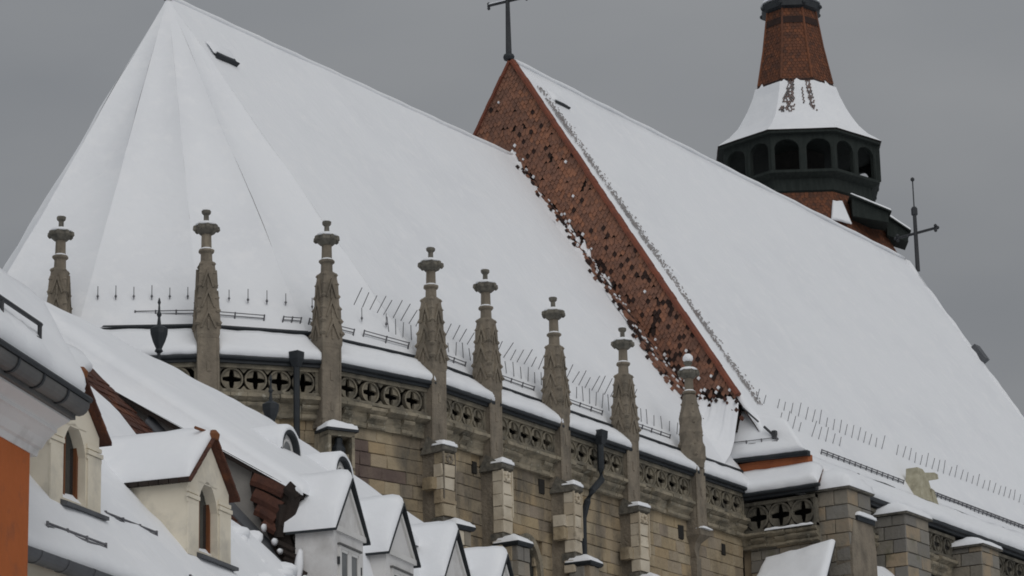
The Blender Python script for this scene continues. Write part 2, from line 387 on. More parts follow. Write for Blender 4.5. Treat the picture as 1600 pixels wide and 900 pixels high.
def cornice(F, x0, x1, z0, z1):
    """moulded course laid as separate, weathered stones"""
    h = z1-z0; rd = random.Random(int(x0*100+z0*7+F(0, 0, 0).x*13)); c = empty("cornice", F((x0+x1)/2, 0, z0), CH)
    prof = [(.2, 0), (.0, 0), (-.05, .06), (-.05, .2), (.02, .24), (-.02, .34), (-.14, .44), (-.17, .52), (-.17, .58), (-.10, .62), (-.2, .72), (-.30, .78), (-.30, .92), (-.14, 1), (.2, 1)]
    x = x0
    while x < x1-.05:
        w_ = rd.uniform(.35, .75)
        if x1-x-w_ < .25: w_ = x1-x
        dy, dz, cut = rd.uniform(-.02, .03), rd.uniform(-.012, .012), rd.random(); b = MB(); rings = []
        for k in range(4):
            xx = x+.006+(w_-.012)*k/3; r = []
            for (y, t) in prof:
                yy = y
                if cut < .35 and t < .7 and y < 0: yy = y*.25+.05*nz3(F(xx, y, t*3), 4)      # broken lower moulding
                if cut > .8 and t > .6 and y < 0: yy = y*.6+.04*nz3(F(xx, y, t*3), 5)
                p = F(xx, yy+(dy if y < .1 else 0), z0+t*h+dz); r.append(p+V((0, 0, .018*nz3(p, 4))))
            rings.append(r)
        b.prism(rings); obj("stone", b, CORN, c); x += w_
    return c
def bay(i, z_wall0=19.6, med=4, z0=24.62, purple=None, skip=None, xin0=.2, xin1=.2):
    A, B = Pc[i], Pc[i+1]; F, L, e, n = facet(A, B)
    w_ = MB(); w_.box(F, -.05, L+.05, .3, 1.0, 0, 24.0)
    wall = obj("choir_wall", w_, MORTAR, CH)
    stones(wall, F, e, n, .05, L-.05, z_wall0, 23.95, y=.16, purple=purple, skip=skip, seed=i*11+3)
    v_ = MB(); v_.box(F, -.1, L+.1, .95, 1.1, 23.9, 26.0); obj("parapet_back", v_, VOID, CH)  # dark sheet: shade behind the tracery painted as its colour
    f_ = MB(); f_.box(F, 0, L, .2, .96, 23.98, 24.1); obj("walkway", f_, CORN, CH)
    cornice(F, xin0, L-xin1, 23.92, z0+.02)
    balustrade(F, e, n, L, z0, 25.52, med, .28, L-.28)
    lower_roof(F, e, n, L, Rr[i], Rr[i+1])
def lower_roof(F, e, n, L, Ra, Rb, zg=25.68, x0=.3, x1=.08, T=.2):
    g_ = MB(); a, b = F(x0-.05, -.28, zg), F(L-x1, -.28, zg)
    g_.tube([a, b], .075, 8); g_.box(F, x0-.05, L-x1, -.24, -.1, zg-.16, zg+.03)
    rf = MB(); Ra2, Rb2 = V(Ra)-n*.1-V((0, 0, .3)), V(Rb)-n*.1-V((0, 0, .3))
    p0, p1 = F(x0, -.26, zg+.06), F(L-x1, -.26, zg+.06)
    rf.prism([[p0, p1, Rb2, Ra2], [q-V((0, 0, .1)) for q in (p0, p1, Rb2, Ra2)]])
    r = obj("lower_roof", rf, TILED, CH); obj("gutter", g_, METAL, r)
    s = MB(); snowquad(s, p0-n*.05, p1-n*.05, Rb2+V((0, 0, .03)), Ra2+V((0, 0, .03)), T, step=.22, rnd=(1, 1, 1, 0), amp=.035, ns=1.6, jag=.035, jf=5)
    obj("roof_snow", s, SNOW, r, smooth=True)
    # the dark upper gutter where the great roof begins
    u = MB(); q0, q1 = V(Ra)-n*.1-V((0, 0, .04)), V(Rb)-n*.1-V((0, 0, .04)); u.tube([q0, q1], .075, 6); obj("upper_gutter", u, METAL, CH)
meds = [4, 4, 4, 4, 4, 5, 5, 5, 4]
for i in range(1, 9):
    pp = None
    if i == 3:
        pp = lambda x, z: (.75 < x < 2.0 and 21.7 < z < 23.4) or (2.6 < x < 3.2 and 22.3 < z < 22.8) or (2.4 < x < 3.2 and 21.0 < z < 21.4)
    sk = (lambda x, z: (1.55 < x < 3.05 and z < 21.75)) if i == 5 else None
    bay(i, med=meds[i], purple=pp, skip=sk, z_wall0=(19.6 if i >= 3 else 22.4))

for (i_, x_, z_, w_, h_) in ((5, 3.35, 23.55, .3, .5), (6, .62, 23.5, .26, .45), (7, 3.9, 23.45, .34, .5), (8, 2.3, 23.3, .26, .42), (8, 2.9, 21.7, .2, .5), (4, 2.6, 23.5, .25, .4)):      # dark flush blocks under the cornice: shade of putlog holes put into their colour
    F_, L_, e_, n_ = facet(Pc[i_], Pc[i_+1]); wl_ = [o for o in CH.children if o.name.startswith("choir_wall")][i_-1]
    inst("putlog_shade", BLKD, wl_, F_(x_, .21, z_), e_, n_, (0, 0, 1), (w_, .2, h_))
# --- pointed window in the third straight bay
F5, L5, e5, n5 = facet(Pc[5], Pc[6])
win = empty("window", F5(2.3, .3, 20), CH)
wf = MB()
def arch_pts(xc, half, zs, rise, n=9):
    pts = []
    for i in range(n+1):
        t = i/n; pts.append((xc-half+half*(1-math.cos(t*math.pi/2))*1.0, zs+rise*math.sin(t*math.pi/2)**.9))
    return pts
ap = arch_pts(2.3, .72, 20.3, 1.25)
apo = arch_pts(2.3, .9, 20.3, 1.5)
full = lambda a: a + [(4.6-x, z) for x, z in reversed(a[:-1])]
fi, fo = full(ap), full(apo)
for k in range(len(fi)-1):
    q = [fi[k], fi[k+1], fo[k+1], fo[k]]; wf.ext(F5, q, .02, .4)
wf.box(F5, 1.4, 1.58, .02, .4, 15, 20.3); wf.box(F5, 3.02, 3.2, .02, .4, 15, 20.3)
obj("window_jamb", wf, CORN, win)
wg = MB(); wg.ext(F5, [(1.55, 15), (3.05, 15)] + list(reversed(fi)), .28, .298); obj("glazing", wg, GLASS, win)
wm = MB(); wm.box(F5, 2.25, 2.35, .16, .28, 15, 21.3); wm.box(F5, 1.58, 3.02, .2, .26, 19.6, 19.66); obj("mullion", wm, CORN, win)

# --- pinnacles
def ngon(r, z, n=4, ph=math.pi/4, tw=0): return [V((r*math.cos(ph+tw+2*math.pi*i/n), r*math.sin(ph+tw+2*math.pi*i/n), z)) for i in range(n)]
def make_pinnacle(kind, M):
    p = empty("pinnacle", (0, 0, 0), CH); WL[p.name] = M; p.matrix_local = WL[CH.name].inverted() @ M
    G = lambda x, y, z: M @ V((x, y, z))
    T = lambda rings: [[M @ q for q in r] for r in rings]
    s = MB()      # plain lower shaft, square with a sunk chamfer
    s.prism(T([ngon(.50, 0), ngon(.50, .12), ngon(.455, .2), ngon(.45, 2.55), ngon(.47, 2.7)]))
    for k in range(4):   # corner roll
        a = math.pi/4+k*math.pi/2; s.lathe(G, [(.05, .2), (.05, 2.5)], 6, 0, .42*math.cos(a), .42*math.sin(a))
    s.box(G, -.05, .05, -.345, -.31, 1.45, 1.75); s.box(G, -.04, .04, -.345, -.31, .5, .75)
    obj("shaft", s, PINN, p)
    b = MB()      # carved body, tapering upward
    if kind == 'twist':
        b.prism(T([ngon(.42, 2.5, 8, 0), ngon(.52, 2.8, 8, .2), ngon(.50, 3.3, 8, .5), ngon(.43, 3.5, 8, .7), ngon(.46, 3.8, 8, .9), ngon(.40, 4.1, 8, 1.1), ngon(.42, 4.35, 8, 1.3), ngon(.34, 4.7, 8, 1.5), ngon(.25, 5.2, 8, 1.5)]))
    else:
        b.prism(T([ngon(.46, 2.5), ngon(.50, 2.62), ngon(.50, 3.1), ngon(.47, 3.25), ngon(.455, 3.75), ngon(.40, 3.9), ngon(.37, 4.55), ngon(.33, 4.72), ngon(.315, 4.9), ngon(.2, 4.98)]))
    body = obj("carved_spire", b, PINN, p)
    rd = random.Random(5)
    hooks = MB()
    for k in range(4):
        a = k*math.pi/2+math.pi/4
        for j, z in enumerate((2.95, 3.35, 3.75, 4.15, 4.55, 4.85)):
            r = .53-.10*(z-2.9); 
            if kind == 'twist': r = .50-.085*(z-2.9)
            r -= .05; c = V((r*math.cos(a), r*math.sin(a), z)); sz = .07-.004*j
            hooks.prism(T([[c+V((dx*sz*.6, dy*sz*.6, -sz)) for dx, dy in ((-1, -1), (1, -1), (1, 1), (-1, 1))], [c+V((dx*sz*1.15, dy*sz*1.15, 0)) for dx, dy in ((-1, -1), (1, -1), (1, 1), (-1, 1))],
                           [c+V((dx*sz*.4, dy*sz*.4, sz*1.3)) for dx, dy in ((-1, -1), (1, -1), (1, 1), (-1, 1))]]))
        for j, z in enumerate((2.8, 3.45, 4.1)):       # gablets with sunk lights on each face
            am = a+math.pi/4; d = V((math.cos(am), math.sin(am), 0)); t = V((-d.y, d.x, 0)); r = .345-.04*j; wd = .25-.03*j
            Fm = lambda x, y, zz, r=r, d=d, t=t: M @ (d*(r+y)+t*x+V((0, 0, zz)))
            hooks.ext(Fm, [(-wd, z), (-wd+.05, z), (0, z+.45), (wd-.05, z), (wd, z), (0, z+.62)], -.06, .06)
            hooks.ext(Fm, [(-.028, z-.05), (.028, z-.05), (.028, z+.25), (-.028, z+.25)], -.06, .05)
    obj("crocket", hooks, PINN, p, kind="stuff")
    nk = MB()
    nk.lathe(G, [(.19, 4.9), (.18, 5.22), (.25, 5.28), (.25, 5.34), (.165, 5.4), (.155, 5.86)], 8, math.pi/8); obj("neck", nk, PINN, p)
    rs_ = MB(); rs_.lathe(G, [(.24, 5.335), (.22, 5.37), (.17, 5.4), (.16, 5.42)], 8, math.pi/8); obj("ring_snow", rs_, SNOW, p, smooth=True)
    cp = MB()
    cp.prism(T([ngon(.2, 5.84, 8, 0), ngon(.29, 5.92, 8, 0), ngon(.345, 5.99, 8, 0), ngon(.33, 6.11, 8, 0), ngon(.26, 6.18, 8, 0)]))
    for k in range(8):
        a = k*math.pi/4; cp.lathe(G, [(.03, 5.93), (.085, 5.99), (.07, 6.1), (.02, 6.13)], 5, 0, .345*math.cos(a), .345*math.sin(a))
    obj("cap", cp, CAPM, p)
    kn = MB()
    if kind == 'twist': kn.lathe(G, [(.13, 6.15), (.12, 6.35), (.17, 6.42), (.12, 6.55)], 8)
    else: kn.lathe(G, [(.12, 6.15), (.085, 6.22), (.08, 6.46), (.14, 6.52), (.15, 6.6), (.1, 6.64)], 8)
    obj("finial", kn, CAPM, p)
    cs = MB(); cs.lathe(G, [(.345, 6.125), (.335, 6.17), (.26, 6.23), (.15, 6.26)], 10); obj("cap_snow", cs, SNOW, p, smooth=True); cs = MB()
    if kind == 'twist': cs.lathe(G, [(.14, 6.46), (.19, 6.55), (.18, 6.66), (.1, 6.75), (.02, 6.77)], 10)
    else: cs.lathe(G, [(.135, 6.605), (.11, 6.66), (.03, 6.68)], 8)
    obj("finial_snow", cs, SNOW, p, smooth=True)
    return p
angs = {1: 2.05, 2: 2.62, 3: 2.97, 4: 3.14-.1}
def pm(i, z=23.62, dz=0):
    rot = 0
    if i <= 4:
        rot = {1: -1.1, 2: -.75, 3: -.42, 4: -.1}[i]
    else: rot = {5: .0, 6: .09, 7: -.08, 8: .05}[i]
    return Matrix.Translation(V((Pc[i].x, Pc[i].y, z+dz))) @ Matrix.Rotation(rot, 4, 'Z') @ Matrix.Rotation({1: .01, 2: -.008, 3: .006, 4: .012, 5: 0, 6: -.01, 7: .009, 8: -.006}[i], 4, 'Y')
p0 = make_pinnacle('plain', pm(5))
for i in (1, 2, 3, 4, 6, 7):
    dup(p0, CH, pm(i, dz={1: .1, 2: .12, 3: 0.05, 4: 0, 6: -.02, 7: -.12}[i]))
ptw = make_pinnacle('twist', pm(8, dz=-.1) @ Matrix.Translation(V((0, 0, -.15)))); ptw['label'] = "pinnacle with a snow ball on top and a twisted carved shaft"

# --- buttresses below the pinnacles
def buttress(i, style):
    A = pm(i); ex = (A.to_3x3() @ V((1, 0, 0))*V((1, 1, 0)).length/V((1, 1, 0)).length); ex = V((ex.x, ex.y, 0)).normalized(); ey = V((-ex.y, ex.x, 0))
    F = frame((Pc[i].x, Pc[i].y, 0), ex, ey)
    b = empty("buttress", F(0, -.4, 0), CH)
    core = MB(); core.box(F, -.26, .26, -.5, .3, 0, 23.5); obj("core", core, PINN, b)
    led = MB(); led.extx(F, [(-.1, 23.95), (-.62, 23.62), (-.72, 23.6), (-.72, 23.48), (-.58, 23.4), (.2, 23.4)], -.36, .36)
    obj("ledge", led, CAPM, b)
    obj("ledge_snow", capsnow(F, -.36, .36, -.74, -.3, 23.62, .2, amp=.05), SNOW, b, smooth=True)
    rd = random.Random(i*5)
    # ashlar courses of the upper stage
    z = 21.35
    for k, h in enumerate((.42, .44, .40, .42, .36)):
        wd = .30 if style or k in (0, 4) else .34
        me = BLKL if (style or k in (2, 3)) else BLK
        inst("stone", me, b, F(rd.uniform(-.01, .01), -.5, z+h/2), ex, ey, (0, 0, 1), (2*wd-.02, .36, h-.02)); 
        if k in (1, 2) and rd.random() < .75: inst("stone", BLKL if rd.random() < .6 else BLK, b, F(-.36, -.22, z+h/2), ex, ey, (0, 0, 1), (.34, .4, h-.02))
        z += h
    pan = MB()       # carved panel with leaf work under the ledge
    for k in range(7):
        a = k*2*math.pi/7; pan.lathe(frame(F(.12*math.cos(a), -.7, 23.2+.12*math.sin(a)), ex, V((0, 0, 1)), -ey), [(.07, -.02), (.06, .03), (.02, .05)], 6)
    pan.box(F, -.3, -.26, -.72, -.66, 21.9, 23.4); pan.box(F, .26, .3, -.72, -.66, 21.9, 23.4)
    obj("carved_panel", pan, LIGHT if style else PINN, b)
    gar = MB(); gar.box(F, -.3, .3, -.66, -.2, 21.05, 21.33); gar.box(F, -.1, .1, -.8, -.5, 21.1, 21.28); obj("dark_recess", gar, CAPM, b)
    inst("stone", BLKL, b, F(-.22, -.55, 20.85), ex, ey, (0, 0, 1), (.45, .4, .4)); inst("stone", BLK, b, F(.1, -.5, 20.4), ex, ey, (0, 0, 1), (.75, .4, .5))
    # lower pier with its little hipped roof
    y0, y1 = -1.22, -.5
    zc = 20.85
    pier = empty("pier", F(0, -.85, 0), CH)
    pc = MB(); pc.box(F, -.33, .33, y0+.05, y1, 0, zc); obj("core", pc, MORTAR, pier)
    z = 18.9
    while z < zc-.05:
        h = min(.49, zc-z)
        for xx, wd in ((-.16, .37), (.19, .33)):
            inst("stone", BLKL if rd.random() < .5 else BLKG, pier, F(xx, y0+.1, z+h/2), ex, ey, (0, 0, 1), (wd-.012, .25, h-.02))
        inst("stone", BLKG if rd.random() < .6 else BLK, pier, F(-.3, (y0+y1)/2+.1, z+h/2), -ey, ex, (0, 0, 1), (.55, .14, h-.02))
        z += h
    sl = MB(); sl.prism([[F(x, y, zc) for x, y in ((-.40, y0-.07), (.40, y0-.07), (.40, y1+.1), (-.40, y1+.1))], [F(x, y, zc+.07) for x, y in ((-.46, y0-.13), (.46, y0-.13), (.46, y1+.14), (-.46, y1+.14))],
                         [F(x, y, zc+.14) for x, y in ((-.46, y0-.13), (.46, y0-.13), (.46, y1+.14), (-.46, y1+.14))], [F(x, (y0+y1)/2, zc+.3) for x in (-.05, .05, .05, -.05)]])
    obj("coping", sl, METAL, pier)
    obj("coping_snow", capsnow(F, -.45, .45, y0-.12, y1+.12, zc+.13, .14, amp=.03, peak=.2), SNOW, pier, smooth=True)
for i, st_ in ((4, 0), (5, 1), (6, 1), (7, 1)): buttress(i, st_)
# buttress of the apse corner, with a small carved housing under its snow cap
def apse_buttress(i):
    A = pm(i); ex = (A.to_3x3() @ V((1, 0, 0))*V((1, 1, 0)).length/V((1, 1, 0)).length); ex = V((ex.x, ex.y, 0)).normalized(); ey = V((-ex.y, ex.x, 0)); F = frame((Pc[i].x, Pc[i].y, 0), ex, ey)
    b = empty("buttress", F(0, -.4, 0), CH)
    core = MB(); core.box(F, -.3, .3, -.45, .3, 0, 23.6); obj("core", core, PINN, b)
    hd = MB(); hd.box(F, -.46, -.36, -.9, -.2, 22.2, 23.3); hd.box(F, .36, .46, -.9, -.2, 22.2, 23.3); hd.box(F, -.46, .46, -.9, -.2, 23.25, 23.4); hd.box(F, -.46, .46, -.9, -.2, 0, 22.3)
    hd.box(F, -.5, .5, -.35, -.1, 22, 23.4)
    for k in (-.2, 0, .2): hd.box(F, k-.05, k+.05, -.9, -.8, 22.3, 22.7)
    obj("housing", hd, CORN, b)
    st2 = MB(); st2.lathe(lambda x, y, z: F(x, y-.7, z), [(.1, 22.3), (.2, 22.5), (.22, 22.9), (.12, 23.05), (.13, 23.2), (.05, 23.28)], 8); obj("boss", st2, METAL, b)
    cpg = MB(); cpg.prism([[F(x, y, 23.4) for x, y in ((-.55, -1.0), (.55, -1.0), (.55, -.2), (-.55, -.2))], [F(x, y, 23.48) for x, y in ((-.55, -1.0), (.55, -1.0), (.55, -.2), (-.55, -.2))]])
    obj("coping", cpg, METAL, b); obj("coping_snow", capsnow(F, -.53, .53, -.98, -.3, 23.48, .27, amp=.1), SNOW, b, smooth=True)
apse_buttress(3)
# last pinnacle (twisted) stands on a corbel
F8 = frame(Pc[8], (1, 0, 0), (0, 1, 0))
cb = MB(); cb.prism([[F8(x, y, z) for x, y in ((-r, -q), (r, -q), (r, .2), (-r, .2))] for r, q, z in ((.05, .12, 22.4), (.16, .05, 22.9), (.2, .12, 23.15), (.36, .42, 23.4), (.36, .42, 23.6))]); cb.box(F8, -.16, .16, -.12, .2, 20.5, 22.6)
obj("corbel", cb, PINN, CH); obj("corbel_snow", capsnow(F8, -.3, .4, -.5, -.2, 23.62, .1, amp=.04), SNOW, CH, smooth=True)

# --- choir roof: tile planes with the snow over them
def roofsnow_patch(mb, ring_a, ring_b, top_a, top_b, nu, nv, sag=.0, amp=.05, out=None, jag=0):
    o = len(mb.v); n = qn(ring_a, ring_b, top_b, top_a)
    if n.z < 0: n = -n
    for j in range(nv+1):
        v = j/nv
        for i in range(nu+1):
            u = i/nu; p = V(ring_a).lerp(V(ring_b), u).lerp(V(top_a).lerp(V(top_b), u), v)
            e = 4*u*(1-u); p = p - n*(sag*e*math.sin(math.pi*min(1, v*1.1))*.8)
            fl = max(0, 1-v*6)**2
            p = p + n*(amp*(nz3(p, .35)+.4*nz3(p, 1.3))) + n*.10*fl*0
            if j == 0: p = p - V((0, 0, .06)) 
            mb.v.append(p)
    for j in range(nv):
        for i in range(nu):
            a = o+j*(nu+1)+i; mb.f.append([a, a+1, a+nu+2, a+nu+1]); mb.m.append(0)
APEX = V((78.6, YR, 40.95)); ZR = 41.0
ring = [V((73.4, 69.0, 26.9)), V((71.1, 67.0, 26.9)), V((69.3, 64.4, 26.9)), V((70.4, 61.0, 26.9)), Rr[2].copy(), Rr[3].copy(), Rr[4].copy()]
base = MB()        # the roof carcass under the snow
def under(p, d=.22): return V((p.x, p.y, p.z-d))
for a, b in zip(ring, ring[1:]):
    mid_ = (a+b+APEX)/3; n0 = V((mid_.x-APEX.x, mid_.y-APEX.y, 4)).normalized()
    base.add([under(a), under(b), under(APEX), mid_-n0*.6], [(0, 1, 3), (1, 2, 3), (2, 0, 3)])
base.add([under(ring[-1]), under(V((XG, 54.45, 26.6))), under(V((XG, YR, ZR))), under(APEX)], [(0, 1, 2, 3)])
base.add([under(V((73.4, 69.0, 26.9))), under(V((79.3, 72.0, 26.6))), under(APEX)], [(0, 1, 2)]); base.add([under(V((79.3, 72.0, 26.6))), under(V((XG, 74.15, 26.6))), under(V((XG, YR, ZR))), under(APEX)], [(0, 1, 2, 3)])
CR = obj("choir_roof", base, TILED, CH)
sn = MB()
for a, b in zip(ring, ring[1:]): roofsnow_patch(sn, a, b, APEX+(a-APEX)*.004, APEX+(b-APEX)*.004, 12, 40, sag=.24, amp=.06)
roofsnow_patch(sn, ring[-1], V((XG-.02, 54.45, 26.6)), APEX, V((XG-.02, YR, ZR)), 60, 40, sag=.0)
roofsnow_patch(sn, V((XG-.02, 74.15, 26.6)), V((79.3, 72.0, 26.6)), V((XG-.02, YR, ZR)), APEX, 20, 12)
roofsnow_patch(sn, V((79.3, 72.0, 26.6)), ring[0], APEX, APEX, 10, 12)
bm_ = obj("roof_snow", sn, SNOW, CR, smooth=True)
rdg = MB(); rdg.tube([V((APEX.x+(XG-APEX.x)*t/30, YR, ZR-.03+.015*math.sin(t*2.1))) for t in range(31)], .1, 8); obj("ridge_snow", rdg, SNOW, CR, smooth=True)
af = MB(); af.lathe(lambda x, y, z: V((APEX.x+x, YR+y, z)), [(.14, 40.85), (.16, 41.1), (.1, 41.25), (.07, 41.5), (.05, 43.2), (.09, 43.3), (.02, 43.6)], 8); obj("roof_finial", af, IRON, CR)
def hatch(c, ln, dirx, nrm, parent, w_=.12):
    h_ = MB(); F = frame(c, dirx, nrm.cross(V(dirx)), nrm); h_.box(F, -ln/2, ln/2, -w_, w_, -.25, .06); h_.box(F, -ln/2-.05, ln/2+.05, -w_-.03, -w_+.02, -.2, .1)
    o = obj("roof_hatch", h_, METAL, parent); s = MB(); F2 = frame(V(c), dirx, nrm.cross(V(dirx)), nrm)
    obj("hatch_snow", capsnow(F2, -ln/2-.1, ln/2+.1, w_*.2, w_+.5, .0, .1, amp=.03), SNOW, o, smooth=True)
nC = V((0, -1.45, 1)).normalized(); nN = V((0, -1.587, 1)).normalized()
hatch(V((79.75, 62.66, 41-1.4*(YR-62.66))), 1.05, (1, 0, 0), nC, CR, .13)

# --- snow hooks, rods and rails
HK = MB(); HK.tube([(0, 0, -.12), (0, 0, .5)], .0145, 5); HKM = bpy.data.meshes.new("snow_hook"); HKM.from_pydata(HK.v, [], HK.f); HKM.materials.append(WIRE)
def hook(parent, p, d, s=1):
    d = (V(d)+V((rdh.uniform(-.1, .1), rdh.uniform(-.08, .08), 0))).normalized(); s *= rdh.uniform(.72, 1.12)
    if rdh.random() < .04: return
    a = d.cross(V((1, 0, 0))).normalized(); b = d.cross(a); inst("snow_hook", HKM, parent, p, a, b, d, (1, 1, s))
rdh = random.Random(3)
zC = lambda y: 41-1.45*(YR-y)
x = 77.3; k = 0
while x < 94.6:
    g_ = rdh.uniform(-.04, .04)
    yy = 55.5+.02*nz3((x, 0, 0), .4)
    if not (79.1 < x < 79.2): hook(CR, V((x+g_, yy, zC(yy)+.02)), (.05+g_, -.55, .85), rdh.uniform(.85, 1.15))
    if x > 77.9:
        y2 = 54.98; hook(CR, V((x+.2, y2, zC(y2)+.02)), (.02, .02+g_*2, 1), rdh.uniform(.7, .9))
    x += rdh.uniform(.40, .47)
    if 84.7 < x < 84.9: x += .1
x = 94.9
while x < 97.6: hook(CR, V((x, 54.98, zC(54.98)+.02)), (0, 0, 1), .75); x += .55
AH = MB(); AH.tube([(0, 0, -.1), (0, 0, .34)], .014, 5); AH.lathe(ID, [(.01, -.06), (.045, 0), (.01, .07)], 5); AHM = bpy.data.meshes.new("apse_hook"); AHM.from_pydata(AH.v, [], AH.f); AHM.materials.append(WIRE)
for (ia, n_) in ((3, 6), (4, 5), (5, 4)):          # sparse hooks on the apse facets
    A_, B_ = ring[ia], ring[ia+1]
    for j in range(n_):
        t = (j+.6)/(n_+.2); p = A_.lerp(B_, t).lerp(APEX, .075); inst("snow_hook", AHM, CR, p+V((0, -.05, .05)), (1, 0, 0), (0, 1, 0), (0, 0, 1), (1, 1, rdh.uniform(.8, 1.1)))
x = 101.9; k = 0
zN = lambda y: 45.2-1.587*(YR-y)
NR_rows = []
while x < 112.6: NR_rows.append((x, 54.5, rdh.uniform(.75, 1.15))); x += rdh.uniform(.48, .62)
x = 102.6
while x < 108.1: NR_rows.append((x, 53.95, rdh.uniform(.85, 1.2))); x += rdh.uniform(.48, .6)
x = 113.8
while x < 131: NR_rows.append((x, 54.5, rdh.uniform(.9, 1.1))); x += rdh.uniform(.52, .6)

# --- the great gable between choir and nave, hung with tiles
gw = MB(); gx0, gx1 = XG, XG+.5
gw.extx(ID, [(54.2, 24), (YR, 44.95), (74.4, 24)] if False else [(54.7, 28.2), (54.7, 29.75), (YR, 45.0), (75.0, 28.2)], gx0+.02, gx1)
GW = obj("gable_wall", gw, TILE[4], CH)
tl = MB(); rdt = random.Random(11)
def chsurf(y): return 41-1.45*abs(YR-y)
def fb(y):                # height of the torn snow edge above the choir roof, against the gable
    h = .20+.30*nz3((y, 0, 5), 1.0)+.40*nz3((y, 3, 5), 3.1)+.30*nz3((y, 9, 2), 8)
    h = max(.03, h)*min(1, .35+abs(64.75-y)*.4)
    h *= max(.1, 1-1.5*math.exp(-((y-57.8)/1.7)**2))
    if y < 56.5: h += (56.5-y)*1.3*(1+.25*nz3((y, 2, 1), 2.5))
    return h
tw, th_ = .19, .165; row = 0; z = 28.5
snowbits = MB(); speck = MB()
while z < 45:
    y = 53.9+(row % 2)*tw/2
    while y < 74.5:
        verge = 45.0-1.6*abs(y-YR); d = z-chsurf(y)
        if z+.05 < verge and d > -.4 and z < 44.7:
            e = d-fb(y) if y < YR+.5 else d
            soft = .2+.6*max(0, min(1, (58.6-y)/3))
            cl = nz3((y, z, 3), .55); q = rdt.random(); nzv = nz3((y, z, 9), 2.2); n2 = nz3((y, z, 4), .8)
            dk = .035+.26*max(0, min(1, (39-z)/9)) + (.16 if nzv > .18 else 0)
            if z > 41: dk *= .6
            if e < 0:          # snow face: tile tips poke out, fewer and fewer
                if rdt.random() < .95*math.exp(e/soft)*(.5+.9*max(0, n2+.35)):
                    F = frame((XG-.015, y, z), (0, -1, 0), (-1, 0, 0)); k = rdt.uniform(.6, 1.15)
                    pts = [(0, -.10*k), (.075*k, 0), (0, .09*k), (-.075*k, 0)]
                    speck.ext(F, pts, .0, .14, rdt.choice((0, 1, 1)))
            else:
                mi = (3 if rdt.random() < .55 else 1) if rdt.random() < dk else (2 if (q < .25 and cl > -.1) else (1 if q < .6 else 0))
                F = frame((XG, y, z), (0, -1, 0), (-1, 0, 0))
                tilt = .045+rdt.uniform(-.02, .03); w_ = tw*.47; sk_ = rdt.uniform(-.012, .012)
                if not (nzv > .2 and rdt.random() < .3*dk+.05):
                    pts = [(-w_, .30), (w_, .30), (w_, .06), (sk_, -.045), (-w_, .06)]
                    T_t = lambda b: .012+tilt*(1-(b+.045)/.345)
                    front = [F(a, T_t(b), b) for a, b in pts]; back = [F(a, T_t(b)-.016, b) for a, b in pts]
                    o = len(tl.v); tl.v += front+back
                    tl.f.append([o, o+1, o+2, o+3, o+4]); tl.m.append(mi)
                    for a_ in range(2, 5):
                        b_ = (a_+1) % 5; tl.f.append([o+a_, o+5+a_, o+5+b_, o+b_]); tl.m.append(mi)
                if rdt.random() < .32*math.exp(-e/(soft*.8))+.003*(1 if z > 33 else 3):
                    k = rdt.uniform(.6, 1.1); pts = [(0, -.08*k), (.07*k, 0), (0, .075*k), (-.07*k, 0)]
                    snowbits.ext(frame((XG-.05, y+rdt.uniform(-.03, .03), z), (0, -1, 0), (-1, 0, 0)), pts, 0, .05)
        y += tw
    z += th_; row += 1
# bare and half bare tiles of the choir roof itself beside the gable
wC = lambda y: max(0, .9*math.exp(-((y-57.6)/1.5)**2)+.35*math.exp(-((y-60.2)/1.8)**2)+.12*(1 if y < 63.5 else 0))
dC = V((0, 1, 1.45)).normalized(); eC = V((0, -1.45, 1)).normalized(); row = 0; yy = 55.0
while yy < 64.0:
    x = XG-.05-(row % 2)*.09
    while x > XG-2.4:
        p = V((x, yy, chsurf(yy))); dist = XG-x; w0 = wC(yy)*(1+.45*nz3(p, 1.7)+.3*nz3(p, 5)); e = w0-dist
        pr_ = 1 if e > .1 else .8*math.exp((e-.1)/.24)*(.45+1.1*max(0, nz3(p, 1.3)+.4))
        if rdt.random() < pr_:
            full_ = e > -.05; k = 1 if full_ else rdt.uniform(.4, .7)
            F = frame(p+eC*(.055 if full_ else .04), (1, 0, 0), -eC, dC)
            mi = 3 if rdt.random() < (.36 if full_ else .6) else rdt.choice((0, 1, 1))
            tl.ext(F, [(-.088*k, .16*k), (.088*k, .16*k), (.088*k, -.02), (0, -.11*k), (-.088*k, -.02)], -.035-rdt.uniform(0, .02), .06, mi)
            if full_ and rdt.random() < .34*math.exp(-max(0, e)/.5)+.06:
                k = rdt.uniform(.6, 1.1); snowbits.ext(frame(p+eC*.09+V((rdt.uniform(-.04, .04), 0, 0)), (1, 0, 0), -eC, dC), [(0, -.09*k), (.075*k, 0), (0, .085*k), (-.075*k, 0)], -.05, .05)
        x -= .185
    yy += .115; row += 1
obj("roof_tiles", tl, TILE[:4], GW, kind="stuff"); obj("sticking_snow", snowbits, SNOW, GW, kind="stuff"); obj("tile_tip", speck, [TILE[3], TILED], GW, kind="stuff")
